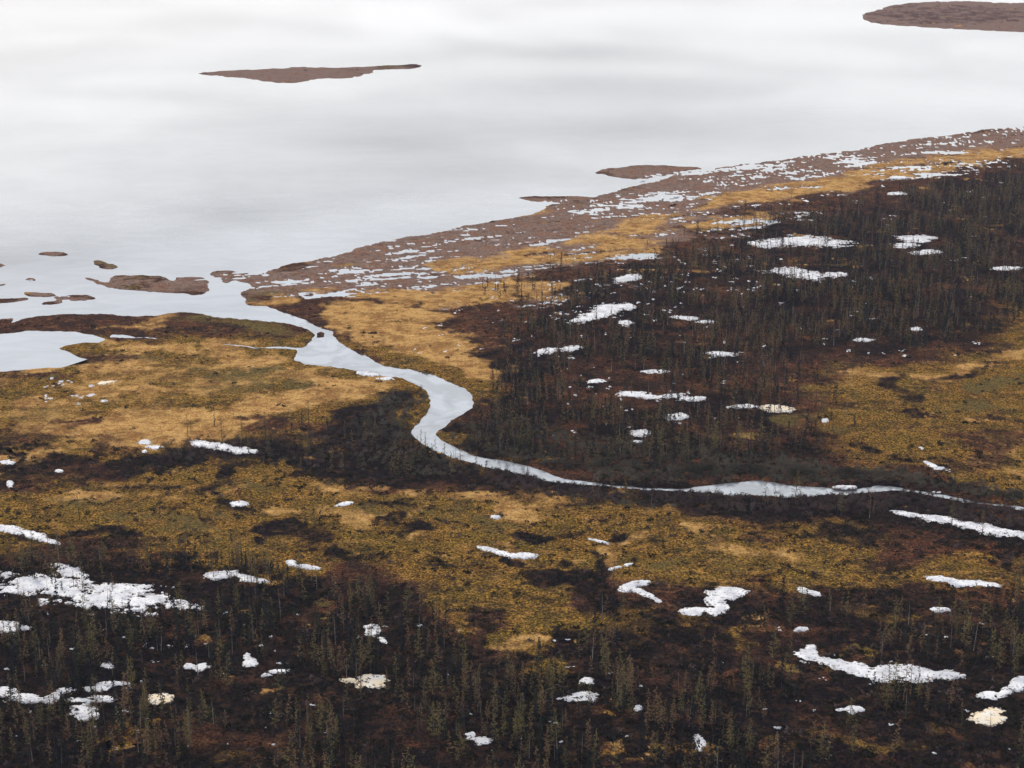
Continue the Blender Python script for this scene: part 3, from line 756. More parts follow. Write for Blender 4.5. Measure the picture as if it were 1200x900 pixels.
SNOWS = [
    ("largest bright broken snow patch, spread among thin trees at the lower left",
     [(30, 690, 45, 11), (75, 692, 45, 14), (120, 702, 48, 14), (165, 710, 40, 11), (205, 711, 26, 5), (80, 672, 18, 7), (55, 684, 30, 8), (140, 694, 40, 7)], "snow", 1.0),
    ("short snow strip at the left edge, just below the largest broken snow patch", [(8, 737, 26, 6), (30, 739, 10, 4)], "snow", .4),
    ("smooth white snow tongue at the left edge above the largest broken patch", [(10, 623, 30, 5, 8), (38, 629, 22, 5, 14), (60, 637, 14, 3, 14)], "snow", .25),
    ("arched snow patch on brown heath, right of the largest broken patch", [(260, 677, 26, 5, -4), (290, 680, 22, 4, 14)], "snow", .35),
    ("small snow sliver with a white knob, right of the arched patch", [(342, 662, 6, 4), (362, 667, 16, 3, 5)], "snow", .35),
    ("ragged looping snow patch among trees low at the left edge",
     [(6, 813, 14, 6), (30, 821, 18, 5), (62, 820, 14, 6, -20), (78, 812, 14, 4), (112, 810, 18, 4), (135, 804, 22, 3), (95, 824, 20, 3), (100, 836, 20, 8), (120, 822, 18, 5)], "snow", .4),
    ("cream stained snow mound right of the ragged looping patch", [(188, 822, 17, 7)], "snow_cream", .25),
    ("faint small snow patch above the ragged looping patch", [(126, 784, 10, 5)], "snow", .6),
    ("broken twiggy snow remnant between two dark tree groups", [(222, 783, 10, 4), (238, 784, 12, 5)], "snow", .7),
    ("small bright snow remnant right of the twiggy one", [(292, 781, 9, 5), (290, 774, 4, 4)], "snow", .5),
    ("thin broken snow line lower right of the small bright remnant", [(325, 789, 10, 2.6), (312, 794, 10, 2.4)], "snow", .5),
    ("yellow centred oval snow patch in the dark foreground trees", [(434, 801, 20, 8), (410, 800, 12, 2.5)], "snow_cream", .25),
    ("knobbly snow trail above the yellow centred oval patch", [(439, 737, 12, 3), (436, 744, 11, 4), (450, 755, 9, 4, 30), ], "snow", .4),
    ("pointed snow mound alone in the dark lower middle", [(684, 819, 19, 6), (665, 822, 12, 2.5)], "snow", .35),
    ("faint snow fleck just above the pointed mound", [(688, 800, 8, 4)], "snow", .7),
    ("faint low snow patch at the bottom, left of centre", [(564, 871, 14, 5), (552, 864, 7, 3)], "snow", .6),
    ("curved snow sliver in the ochre bog at the middle", [(572, 646, 13, 2.6, 14), (590, 652, 16, 3, 14), (612, 654, 22, 3.6, 0)], "snow", .2),
    ("boomerang shaped snow hollow in the ochre bog", [(750, 686, 14, 3.4, -4), (736, 691, 12, 5, -14), (752, 697, 18, 3.8, 22), (768, 705, 8, 2.4, 25)], "snow", .12),
    ("two lobed snow patch with an ochre notch, right of the boomerang one", [(852, 698, 26, 8), (838, 706, 14, 7), (845, 714, 12, 5), (815, 719, 20, 5), (835, 719, 16, 5)], "snow", .08),
    ("short snow dash in brown heath, upper right of the two lobed patch", [(942, 695, 8, 3, 15), (952, 698, 9, 3, 12)], "snow", .35),
    ("long flat snow patch on brown heath at the right", [(1105, 682, 22, 3.6, 6), (1130, 686, 24, 4.6), (1158, 688, 18, 3, 4)], "snow", .3),
    ("long white snow ribbon running to the right edge below the river", [(1065, 605, 24, 3, 9), (1100, 611, 30, 4.6, 9), (1140, 619, 34, 5, 9), (1180, 627, 34, 5.4, 7), (1225, 634, 30, 5, 7)], "snow", .2),
    ("big bright elongated snow bank in the right foreground",
     [(947, 770, 15, 8), (950, 762, 8, 6), (975, 778, 28, 5.5, 8), (1005, 786, 26, 8, 8), (1040, 791, 30, 9), (1075, 793, 32, 9), (1108, 793, 26, 7)], "snow", .3),
    ("hooked snow patch at the right edge above the round one", [(1160, 817, 16, 5), (1180, 812, 14, 5, -20), (1192, 804, 14, 8, -30)], "snow", .3),
    ("round creamy snow mound near the lower right corner", [(1158, 844, 21, 10), (1165, 838, 16, 8)], "snow_cream", .22),
    ("tiny round snow patch below the big elongated bank", [(1000, 833, 11, 4.5), (986, 834, 6, 1.6)], "snow", .25),
    ("small snow fleck near the bottom, right of centre", [(819, 872, 8, 7)], "snow", .45),
    ("tiny snow fleck right of the pointed mound", [(748, 833, 6, 4)], "snow", .4),
    ("tiny snow dash below the long flat patch", [(1101, 717, 11, 3)], "snow", .4),
    ("tiny snow dash below the short snow dash", [(940, 740, 7, 2.4)], "snow", .4),
    ("small arched snow patch beside a golden spot in the left bog", [(280, 593, 11, 3.6)], "snow", .2),
    ("thin snow line in the bog between left and centre", [(404, 593, 10, 2.2, -10)], "snow", .1),
    ("tiny snow fleck in the ochre bog south of the river bend", [(581, 608, 7, 2.2)], "snow", .3),
    ("broken snow streak at the edge of dark shrubs, left of centre", [(237, 523, 14, 4, 8), (258, 526, 18, 4, 6), (278, 529, 14, 4), (294, 531, 10, 2.4)], "snow", .4),
    ("pair of small snow flecks left of the broken snow streak", [(170, 520, 8, 3), (182, 526, 10, 3), (170, 530, 4, 2)], "snow", .5),
    ("upright bright snow dab near the left edge", [(12, 570, 4.5, 4.5)], "snow", .1),
    ("small snow dab at the left edge above the upright one", [(9, 544, 9, 3)], "snow", .3),
    ("tiny snow fleck on dark heath right of the left edge dabs", [(69, 554, 5, 2)], "snow", .2),
    ("wide ragged snow field in the upper part of the wood", [(905, 287, 24, 4.5), (940, 284, 30, 6), (970, 287, 26, 4)], "snow", .55),
    ("wide snow field in the wood just below the ragged one", [(925, 319, 26, 4), (948, 324, 22, 5), (975, 323, 18, 3)], "snow", .4),
    ("snow patch at the right of the wood with a second lobe below", [(1072, 281, 24, 4), (1060, 289, 14, 3)], "snow", .5),
    ("snow dash just below the two lobed snow in the right wood", [(1088, 297, 19, 3)], "snow", .4),
    ("bright lens shaped snow patch at the top left of the wood", [(735, 328, 19, 4.4, -8)], "snow", .15),
    ("large slanting snow patch in the left part of the wood", [(715, 363, 26, 5, -8), (700, 370, 24, 4.5, -8), (683, 376, 14, 2.4, -6), (735, 361, 10, 4)], "snow", .3),
    ("small snow dab right of the large slanting patch", [(733, 380, 9, 4)], "snow", .4),
    ("snow crescent in the wood, left of a twin", [(640, 413, 14, 3.4, -5)], "snow", .3),
    ("snow crescent in the wood, right of its twin", [(671, 410, 14, 3.2, -6)], "snow", .3),
    ("thin curved snow line in the middle of the wood", [(805, 374, 20, 2.4, 5), (828, 378, 12, 2)], "snow", .4),
    ("snow dash in the middle wood below the thin curved line", [(845, 416, 20, 2.6, 4)], "snow", .4),
    ("flat snow dash upper left of the long wavy snow line", [(700, 449, 13, 2.4)], "snow", .4),
    ("thin snow dash above the long wavy snow line", [(769, 438, 18, 2)], "snow", .5),
    ("long wavy snow line in the lower wood", [(742, 464, 20, 4), (762, 467, 16, 3.4, 10), (784, 466, 16, 2.6, -6), (812, 469, 20, 3.4)], "snow", .25),
    ("cream snow mound at the lower right of the wood", [(912, 481, 22, 4.6, 4)], "snow_cream", .2),
    ("thin snow line left of the cream snow mound", [(868, 478, 20, 2.4)], "snow", .4),
    ("small oval snow patch below the long wavy line", [(794, 490, 15, 4.4)], "snow", .35),
    ("small broken snow patch in the wood closest to the river", [(751, 510, 13, 4.4), (748, 520, 7, 2)], "snow", .4),
    ("flat snow dash at the lower right border of the wood", [(1012, 400, 16, 2.2)], "snow", .4),
    ("snow dash at the right of the wood above the border", [(1074, 387, 11, 2.2)], "snow", .35),
    ("thin snow line at the right edge of the wood", [(1180, 316, 20, 2)], "snow", .4),
    ("snow dash on the grass at the top right edge of the wood", [(1053, 209, 12, 2)], "snow", .4),
    ("thin snow dash just below the top right grass dash", [(1050, 228, 12, 1.8)], "snow", .4),
    ("slanting white snow scrap on russet heath above the river", [(1092, 547, 9, 2.2, 25), (1101, 551, 7, 2)], "snow", .3),
    ("snow lens on the north bank hidden by dark bushes", [(990, 573, 14, 2)], "snow", .2),
    ("small snow dab on russet ground right of the wood", [(967, 495, 4, 2.6)], "snow", .2),
    ("thin pale snow line in a dry creek above the boomerang hollow", [(702, 637, 12, 2, 14)], "snow", .3),
    ("short pale snow line in a dry creek left of the boomerang hollow", [(737, 664, 9, 1.8, -10), (722, 668, 8, 1.6, -14)], "snow", .3),
    ("row of snow crumbs on the left bank of the river bend", [(425, 439, 8, 1.8), (437, 441, 9, 2), (452, 445, 8, 1.8)], "snow", .7),
    ("cream snow film in the golden grass at the left", [(125, 450, 12, 2.6, -8)], "snow_cream", .7),
]
for lab, parts, mt, ed in SNOWS:
    snow(lab, parts, mt, edge=ed * 0.75 + 0.18)
# uncountable crumbs of snow in the heath
crumbs = []
CR = [(640, 800, 330, 380, 60, 1.1), (720, 900, 300, 345, 40, 1.1), (800, 1150, 250, 420, 60, 1.1), (640, 900, 380, 520, 50, 1.1), (0, 420, 720, 880, 60, 1.2), (430, 1200, 730, 890, 34, 1.2),
      (0, 130, 440, 480, 14, 1.8), (480, 700, 330, 420, 34, 1.2), (740, 1180, 195, 260, 26, 1.4), (900, 1200, 480, 600, 6, 1.5)]
for (a, b_, c, d, n, s) in CR:
    for _ in range(n):
        crumbs.append((float(rng.uniform(a, b_)), float(rng.uniform(c, d)), float(rng.uniform(2.5, 7)) * s / 2, float(rng.uniform(0.8, 1.6)) * s / 2 + .3))


def snow_crumbs():
    Vs, Fs, n = [], [], 0
    for (x, y, rx, ry) in crumbs:
        gx, gy = to_ground(x, y); sx = float(to_ground(x + rx, y)[0] - gx); sy = abs(float(to_ground(x, y - ry)[1] - gy))
        k = 14
        for lobe in range(3):
            ox, oy = rng.normal(0, sx * .6), rng.normal(0, sy * .7)
            th = np.arange(k) / k * 2 * math.pi
            r = rng.uniform(.15, 1.0, k) * rng.uniform(.4, 1)
            ring = np.stack([gx + ox + np.cos(th) * sx * r, gy + oy + np.sin(th) * sy * r, np.full(k, .38)], 1)
            top = np.stack([gx + ox + np.cos(th) * sx * r * .7, gy + oy + np.sin(th) * sy * r * .7, np.full(k, .56)], 1)
            cen = np.array([[gx + ox, gy + oy, .58]])
            Vs.append(np.concatenate([ring, top, cen])); q = np.arange(k); q2 = (q + 1) % k
            Fs.append(np.concatenate([np.stack([q, q2, q2 + k], 1), np.stack([q, q2 + k, q + k], 1), np.stack([q + k, q2 + k, np.full(k, 2 * k)], 1)]) + n)
            n += 2 * k + 1
    me = tri_mesh("snow_crumbs", np.concatenate(Vs), np.concatenate(Fs), [MAT["snow"]], smooth=True)
    link("snow_crumbs", me, label="countless small crumbs of snow scattered through heath and marsh", cat="snow", kind="stuff")


snow_crumbs()


# ------------------------------------------------------------------ tree prototypes
def tube(p0, p1, r0, r1, k=5):
    p0 = np.array(p0, float); p1 = np.array(p1, float); d = p1 - p0; d /= np.linalg.norm(d) + 1e-9
    a = np.cross(d, [0.3, 0.2, 1.0] if abs(d[2]) < .9 else [1.0, 0, 0]); a /= np.linalg.norm(a); b = np.cross(d, a)
    th = np.arange(k) / k * 2 * math.pi
    ring = lambda p, r: p + r * (np.cos(th)[:, None] * a + np.sin(th)[:, None] * b)
    V = np.concatenate([ring(p0, r0), ring(p1, r1)]); q = np.arange(k); q2 = (q + 1) % k
    F = np.concatenate([np.stack([q, q2, q2 + k], 1), np.stack([q, q2 + k, q + k], 1)])
    return V, F


def cat(parts):
    V, F, n = [], [], 0
    for v, f in parts:
        V.append(v); F.append(f + n); n += len(v)
    return np.concatenate(V), np.concatenate(F)


def stem(h, r, R, bend=0.15, seg=5):
    pts = [np.array([0, 0, -0.4])]
    off = R.normal(0, bend, 2) * h * 0.12
    for i in range(1, seg + 1):
        t = i / seg
        pts.append(np.array([off[0] * math.sin(t * 2.4) * t, off[1] * math.sin(t * 1.9) * t, h * t]))
    parts = []
    for i in range(seg):
        parts.append(tube(pts[i], pts[i + 1], r * (1 - .92 * i / seg), r * (1 - .92 * (i + 1) / seg)))
    axis = lambda t: np.array([np.interp(t, np.linspace(0, 1, seg + 1), [p[c] for p in pts]) for c in range(3)])
    return parts, axis


def sliver(p, q, w, R):
    """a small thin blade from p to q, bent"""
    d = q - p; s = np.cross(d, R.normal(0, 1, 3)); s = s / (np.linalg.norm(s) + 1e-9) * w
    m = (p + q) / 2 + s * .0 + np.array([0, 0, 0.06 * np.linalg.norm(d)])
    V = np.array([p - s * .4, m - s, q, m + s]); F = np.array([[0, 1, 3], [1, 2, 3]])
    return V, F


def make_tree(kind, h, R, dens=1.0, fat=1.0):
    """returns trunk (V,F) and crown (V,F)"""
    tr, ax = stem(h, 0.085 * (h / 7) + .02, R, 0.15 if kind != "snag" else .3)
    cr = []
    if kind == "larch":
        n = int(50 * h / 7 * dens); base = R.uniform(.06, .2); wid = R.uniform(1.25, 1.8) * h / 7
        for i in range(n):
            t = base + (1 - base) * (i + R.uniform(0, 1)) / n
            L = wid * (1 - ((t - base) / (1 - base)) ** 1.2) * R.uniform(.45, 1.15) + .12
            if t < base + .12: L *= .6
            a = R.uniform(0, 2 * math.pi); rise = R.uniform(-.18, .30)
            p = ax(t); d = np.array([math.cos(a), math.sin(a), rise]); q = p + d * L
            cr.append(sliver(p, q, .04 * fat, R))
            for _ in range(max(2, int(L * 4.2 * dens))):      # twigs carry short tufts
                u = R.uniform(.2, 1); c = p + d * L * u; e = c + R.normal(0, .20, 3) + np.array([0, 0, .04])
                cr.append(sliver(c, e, R.uniform(.05, .10) * fat, R))
    elif kind == "spruce":
        n = int(72 * h / 7 * dens); base = R.uniform(.03, .1); wid = R.uniform(1.05, 1.5) * h / 7
        for i in range(n):
            t = base + (1 - base) * (i + R.uniform(0, 1)) / n
            L = wid * (1 - ((t - base) / (1 - base))) ** .75 * R.uniform(.55, 1.1) + .10
            a = R.uniform(0, 2 * math.pi); drop = R.uniform(-.55, -.05)
            p = ax(t); d = np.array([math.cos(a), math.sin(a), drop]); q = p + d * L
            cr.append(sliver(p, q, .10 * fat, R))
            for _ in range(max(2, int(L * 4.0 * dens))):
                u = R.uniform(.15, 1); c = p + d * L * u; e = c + R.normal(0, .20, 3) - np.array([0, 0, .05])
                cr.append(sliver(c, e, R.uniform(.08, .16) * fat, R))
    else:   # snag: a few bare broken limbs
        n = int(16 * dens)
        for i in range(n):
            t = R.uniform(.25, .97); L = (1.05 - t) * R.uniform(.5, 1.3) * h / 6; a = R.uniform(0, 2 * math.pi)
            p = ax(t); q = p + np.array([math.cos(a), math.sin(a), R.uniform(-.1, .7)]) * L
            cr.append(tube(p, q, .022, .006, 3))
            if R.uniform() < .6: cr.append(tube((p + q) / 2, (p + q) / 2 + R.normal(0, .25, 3), .012, .004, 3))
    if kind == "snag":      # the limbs grow from the heartwood
        for i in range(5): cr.append(tube(ax(i / 5 + .01), ax(min(1, i / 5 + .21)), .02, .012, 3))
    return cat(tr), cat(cr)


R0 = np.random.default_rng(5)
PROTO = []   # (kind, height, trunk mesh, crown mesh, V, F, material index, crown material)
BIGM = ["bark", "grey_wood", "larch_olive", "larch_tawny", "spruce", "spruce_dark"]
SPECS = [("larch", 7.4, "larch_olive"), ("larch", 6.2, "larch_tawny"), ("larch", 8.2, "larch_olive"), ("larch", 5.0, "larch_tawny"), ("larch", 7.0, "larch_tawny"), ("larch", 5.6, "larch_olive"),
         ("spruce", 5.8, "spruce"), ("spruce", 4.4, "spruce_dark"), ("spruce", 6.8, "spruce_dark"), ("spruce", 3.2, "spruce"), ("spruce", 5.0, "spruce_dark"), ("spruce", 3.8, "spruce"),
         ("snag", 6.6, "grey_wood"), ("snag", 4.8, "grey_wood"), ("snag", 7.6, "bark")]
for (kd, hh, mt) in SPECS:
    (tv, tf), (cv, cf) = make_tree(kd, hh, R0, 1.0)
    (tv2, tf2), (cv2, cf2) = make_tree(kd, hh, R0, 0.5, 1.5)
    bm_ = "grey_wood" if kd == "snag" and mt == "grey_wood" else "bark"
    tm = tri_mesh("trunk", tv, tf, [MAT[bm_]], smooth=True); cm = tri_mesh("crown", cv, cf, [MAT[mt]])
    Vf, Ff = cat([(tv2, tf2), (cv2, cf2)])
    mi = np.concatenate([np.full(len(tf2), BIGM.index(bm_)), np.full(len(cf2), BIGM.index(mt))])
    PROTO.append(dict(kind=kd, h=hh, tm=tm, cm=cm, V=Vf, F=Ff, mi=mi, mat=mt))

# ------------------------------------------------------------------ where the trees stand (trees per 100 m2)
dens = np.zeros((MH, MW))
spr = np.full((MH, MW), 0.40)        # share of spruce


def dz(img, pts, val, soft=6):
    m = np.zeros((MH, MW)); fill_poly(m, pts); m = blur(m, soft * 2, soft, 2)
    img[:] = img * (1 - m) + val * m


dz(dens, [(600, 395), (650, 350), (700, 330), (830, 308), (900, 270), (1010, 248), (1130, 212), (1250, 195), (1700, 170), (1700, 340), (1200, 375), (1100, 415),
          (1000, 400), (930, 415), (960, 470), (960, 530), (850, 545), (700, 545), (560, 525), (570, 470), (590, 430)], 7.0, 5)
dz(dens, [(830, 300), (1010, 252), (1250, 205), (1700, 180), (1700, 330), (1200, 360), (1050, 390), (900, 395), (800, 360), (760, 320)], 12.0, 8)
dz(dens, [(560, 500), (700, 495), (920, 500), (960, 535), (700, 540), (570, 530)], 9.0, 6)
dz(dens, [(900, 430), (1000, 420), (1050, 440), (970, 520), (900, 470)], 1.2, 6)
dz(dens, [(840, 260), (1000, 235), (1200, 198), (1200, 212), (1010, 248), (880, 285)], 2.2, 4)
dz(dens, [(-300, 655), (60, 650), (150, 655), (330, 660), (400, 700), (380, 860), (200, 850), (-300, 800)], 7.0, 8)
dz(dens, [(-300, 700), (380, 725), (400, 800), (300, 835), (-300, 830)], 11.0, 8)
dz(dens, [(-300, 840), (400, 840), (420, 1000), (-300, 1000)], 6.0, 8)
dz(dens, [(400, 700), (480, 700), (560, 780), (640, 800), (690, 790), (700, 900), (720, 1000), (400, 1000)], 7.0, 8)
dz(dens, [(690, 700), (730, 690), (730, 790), (690, 800)], 3.0, 6)
dz(dens, [(700, 800), (760, 760), (900, 740), (1060, 750), (1600, 730), (1600, 1000), (700, 1000)], 6.0, 10)
dz(dens, [(880, 710), (1100, 700), (1300, 690), (1300, 740), (900, 745)], 1.6, 6)
dz(dens, [(180, 505), (330, 500), (330, 545), (200, 545)], 1.0, 6)
dz(dens, [(330, 505), (470, 500), (560, 550), (760, 570), (760, 600), (500, 565), (330, 550)], 1.2, 4)
dz(dens, [(760, 585), (1250, 615), (1250, 645), (1000, 610), (760, 600)], 1.6, 4)
dz(dens, [(-200, 610), (350, 610), (450, 640), (450, 655), (-200, 650)], 0.5, 5)
dz(dens, [(0, 660), (200, 690), (240, 715), (0, 722)], 3.2, 4)
dz(dens, [(945, 760), (1130, 780), (1130, 805), (960, 785)], 1.6, 3)
for pts in ([(560, 340), (700, 300), (700, 320), (600, 370)], [(760, 290), (900, 250), (900, 262), (760, 310)]):
    dz(dens, pts, 1.0, 4)
dz(spr, [(-300, 700), (400, 720), (420, 830), (-300, 840)], .62, 10)
dz(spr, [(560, 500), (960, 500), (960, 545), (560, 545)], .5, 8)
dz(spr, [(800, 330), (1000, 280), (1300, 200), (1300, 400), (800, 400)], .5, 10)
dz(spr, [(560, 340), (1200, 200), (1200, 420), (900, 480), (560, 500)], .55, 10)


def scatter_trees():
    out = []
    # near and far fields sampled on the ground
    for (x0, x1, y0, y1) in ((-190, 190, 215, 345), (-210, 260, 345, 560), (-40, 620, 380, 1150)):
        area = (x1 - x0) * (y1 - y0)
        n = int(area / 100 * 24)
        X = rng.uniform(x0, x1, n); Y = rng.uniform(y0, y1, n)
        if y0 == 380:
            keep = ~((X < 260) & (Y < 560)); X, Y = X[keep], Y[keep]
        mx, my = to_map(X, Y)
        d = samp(dens, mx, my)
        cl = np.clip(0.9 + 3.0 * fbm(X, Y, 11, 3, 77), 0.05, 2.4)
        keep = (rng.uniform(0, 24, len(X)) < np.where(my > 600, 2.1, 2.1) * d * cl) & (mx > -160) & (mx < 1360) & (my > 60) & (my < 985)
        keep &= samp(wat_s, mx, my) < .2
        out.append(np.stack([X[keep], Y[keep]], 1))
    P = np.concatenate(out)
    mx, my = to_map(P[:, 0], P[:, 1])
    # most snow hollows are open
    sn = SNOWMASK[np.clip((my - MY0).astype(int), 0, MH - 1), np.clip((mx - MX0).astype(int), 0, MW - 1)] > 0
    sh = SNOWMASK[np.clip((my - 7 - MY0).astype(int), 0, MH - 1), np.clip((mx - MX0).astype(int), 0, MW - 1)] > 0
    sh2 = SNOWMASK[np.clip((my - 14 - MY0).astype(int), 0, MH - 1), np.clip((mx - MX0).astype(int), 0, MW - 1)] > 0
    u = rng.uniform(0, 1, len(P))
    keep = ~(sn & (u > .22)) & ~(sh & (u > .25)) & ~(sh2 & (u > .45))
    return P[keep]


# standing alone, picked out by the eye: (map x, map y of the foot, prototype, height factor, label)
LONE = [
    (336, 519, 14, .95, "dark bare tree trunk standing alone before the golden grass, left of the river bend"),
    (383, 505, 13, .6, "short broken stump among shrubs, right of the bare trunk before golden grass"),
    (138, 512, 12, .6, "thin bare pole tree at the lower edge of the golden grass at the left"),
    (143, 648, 14, 1.1, "tallest bare dark pole above the largest broken snow patch"),
    (158, 668, 14, .8, "bare dark pole just right of the tallest one"),
    (309, 545, 13, .7, "small pale dead tree below the broken snow streak"),
    (1115, 620, 0, 1.0, "olive larch standing in front of the long white snow ribbon"),
    (1151, 628, 1, .95, "brownish larch by the ribbon of snow, near the right edge"),
    (1074, 612, 13, .75, "small bare tree at the left end of the snow ribbon"),
    (1062, 566, 5, .7, "yellowish small larch on the north bank among dark bushes"),
    (533, 545, 12, .75, "bare tree standing on the south bank below the narrow bend"),
    (618, 556, 14, .6, "short dark dead tree by the river on the south bank"),
    (668, 540, 0, .9, "larch at the wood edge just above the river"),
    (727, 540, 12, 1.0, "tall thin grey dead tree at the wood edge above the river"),
    (677, 335, 14, 1.15, "dark leafless tree at the upper left tip of the wood"),
    (741, 318, 14, 1.0, "dark leafless tree rising above the lens shaped snow patch"),
    (742, 362, 14, 1.3, "tallest dark pole tree, crossing the large slanting snow patch"),
    (1114, 226, 14, .95, "bare pole tree at the top right border of the wood"),
    (946, 235, 13, .7, "small bare tree on the grass above the wood"),
    (150, 825, 12, 1.0, "reddish bare tree right of the ragged looping snow patch"),
    (189, 766, 12, .9, "pale silver dead trunk between dark spruces at the lower left"),
    (268, 815, 2, 1.0, "leaning shrubby larch near the cream stained snow mound"),
]

P = scatter_trees()
mxy = np.stack(to_map(P[:, 0], P[:, 1]), 1)
kinds = []
u = rng.uniform(0, 1, len(P)); sshare = samp(spr, mxy[:, 0], mxy[:, 1])
clump = fbm(P[:, 0], P[:, 1], 25, 3, 88)
sshare = np.clip(sshare + .25 * clump, .05, .9)
LI, SI, DI = [0, 1, 2, 3, 4, 5], [6, 7, 8, 9, 10, 11], [12, 13, 14]
ch = np.where(u < .13, 2, np.where(rng.uniform(0, 1, len(P)) < sshare, 1, 0))
proto = np.array([(LI, SI, DI)[c][rng.integers(0, (6, 6, 3)[c])] for c in ch])
scale = (.42 + .72 * rng.uniform(0, 1, len(P)) ** .9) * np.where(mxy[:, 1] > 640, .96, .95)
rot = rng.uniform(0, 2 * math.pi, len(P))
hp = np.array([PROTO[p]["h"] for p in proto]) * scale
show = hp * (mxy[:, 1] + 150)
infr = (mxy[:, 0] > 4) & (mxy[:, 0] < 1196) & (mxy[:, 1] < 905) & (mxy[:, 1] - hp * (mxy[:, 1] + 150) / EYE > 20)
order = np.argsort(-np.where(infr, show, -1))
NI = 300 - len(LONE)
single = order[:NI]
rest = np.setdiff1d(np.arange(len(P)), single)


def place_tree(p, X, Y, s, r, label, group, mxs=1.0):
    pr = PROTO[p]
    nm = {"larch": "larch_tree", "spruce": "spruce_tree", "snag": "dead_tree"}[pr["kind"]]
    root = link(nm, None, label=label, cat={"larch": "larch tree", "spruce": "spruce tree", "snag": "dead tree"}[pr["kind"]], group=group)
    h = float(field(np.array([X]), np.array([Y]))[0][0])
    root.location = (X, Y, max(h, .2)); root.rotation_euler = (math.sin(r * 7) * .05, math.cos(r * 11) * .05, r); root.scale = (s * mxs, s * mxs, s)
    root.empty_display_size = .5
    link("trunk", pr["tm"], root)
    link("crown" if pr["kind"] != "snag" else "branches", pr["cm"], root)


for (x, y, p, s, lab) in LONE:
    gx, gy = to_ground(x, y)
    place_tree(p, float(gx), float(gy), s, float(rng.uniform(0, 6)), lab, None)

REG = [(0, 230, "in the stand at the lower left corner"),
       (230, 400, "in the lower left stand right of the stained mound"),
       (400, 560, "below or right of the yellow centred snow patch"),
       (560, 705, "in the bottom centre around the pointed snow mound"),
       (705, 930, "at the bottom, left of the big elongated bank"),
       (930, 1200, "around the big elongated snow bank, lower right")]
ADJ = {"larch_olive": "slim olive larch", "larch_tawny": "slim tawny brown larch", "spruce": "dark green spruce", "spruce_dark": "near black spruce",
       "grey_wood": "grey leafless dead tree", "bark": "dark leafless dead tree"}
for i in single:
    pr = PROTO[proto[i]]
    reg = [q for q in REG if mxy[i, 0] < q[1]][0][2]
    a = ADJ[pr["mat"]]
    place_tree(proto[i], float(P[i, 0]), float(P[i, 1]), float(scale[i]), float(rot[i]), a + " " + reg, a + "s " + reg)


def merged(name, items, mats, label, cat_):
    """items: list of (V, F, mi, X, Y, Z, s, r) batches per prototype"""
    Vs, Fs, Ms, n = [], [], [], 0
    for (V, F, mi, X, Y, Z, s, r, flat) in items:
        k = len(X)
        if k == 0: continue
        c, sn = np.cos(r)[:, None], np.sin(r)[:, None]
        vx = (V[None, :, 0] * c - V[None, :, 1] * sn) * s[:, None] + X[:, None]
        vy = (V[None, :, 0] * sn + V[None, :, 1] * c) * s[:, None] + Y[:, None]
        vz = V[None, :, 2] * (s * flat)[:, None] + Z[:, None]
        Vs.append(np.stack([vx, vy, vz], -1).reshape(-1, 3))
        Fs.append((F[None] + (np.arange(k) * len(V))[:, None, None] + n).reshape(-1, 3)); n += k * len(V)
        Ms.append(np.tile(mi, k))
    me = tri_mesh(name, np.concatenate(Vs), np.concatenate(Fs), mats, np.concatenate(Ms))
    print(name, len(me.polygons), "faces")
    return link(name, me, label=label, cat=cat_, kind="stuff")


zr = field(P[:, 0], P[:, 1])[0]
items = []
for q, pr in enumerate(PROTO):
    s_ = rest[proto[rest] == q]
    items.append((pr["V"], pr["F"], pr["mi"], P[s_, 0], P[s_, 1], np.maximum(zr[s_], .2), scale[s_], rot[s_], np.ones(len(s_))))
print("trees", len(P), "single", len(single))
merged("conifer_wood", items, [MAT[m] for m in BIGM], "dark open wood of countless small larches and spruces beyond the nearest trees", "wood")


# ------------------------------------------------------------------ shrubs (nobody could count them)
def make_bush(R, n, rad, h, w):
    parts = []
    for _ in range(n):
        a = R.uniform(0, 2 * math.pi); r = rad * math.sqrt(R.uniform()); z = h * R.uniform(.1, 1) * (1 - (r / rad) ** 2 * .6)
        p = np.array([math.cos(a) * r * .5, math.sin(a) * r * .5, z * .3]); q = np.array([math.cos(a) * r, math.sin(a) * r, z]) + R.normal(0, .08, 3)
        if R.uniform() < .45: parts.append(sliver(p, q, w, R))
        else: parts.append(sliver(q, q + R.normal(0, .16, 3), w * 2.0, R))
    return cat(parts)


sd = np.zeros((MH, MW)); sk = np.zeros((MH, MW))
# tall willows along the river
for pts, v in (([(455, 462), (500, 462), (497, 490), (478, 510), (500, 535), (560, 552), (560, 562), (380, 550), (340, 535), (410, 500)], 26),
               ([(545, 500), (600, 490), (720, 520), (960, 535), (960, 552), (700, 556), (600, 542), (540, 522)], 26),
               ([(690, 545), (900, 548), (1060, 556), (1250, 590), (1250, 600), (1100, 574), (1030, 566), (930, 566), (880, 560), (760, 566), (690, 560)], 60),
               ([(560, 552), (700, 575), (900, 585), (1060, 580), (1300, 612), (1300, 632), (1060, 606), (900, 600), (700, 594), (560, 566)], 45),
               ([(190, 520), (420, 510), (560, 560), (420, 552), (200, 545)], 16)):
    dz(sd, pts, v, 3)
dz(sk, [(555, 548), (700, 570), (900, 584), (1060, 578), (1300, 610), (1300, 650), (900, 610), (555, 575)], 1, 3)
dz(sk, [(180, 500), (420, 500), (430, 560), (180, 560)], .8, 6)


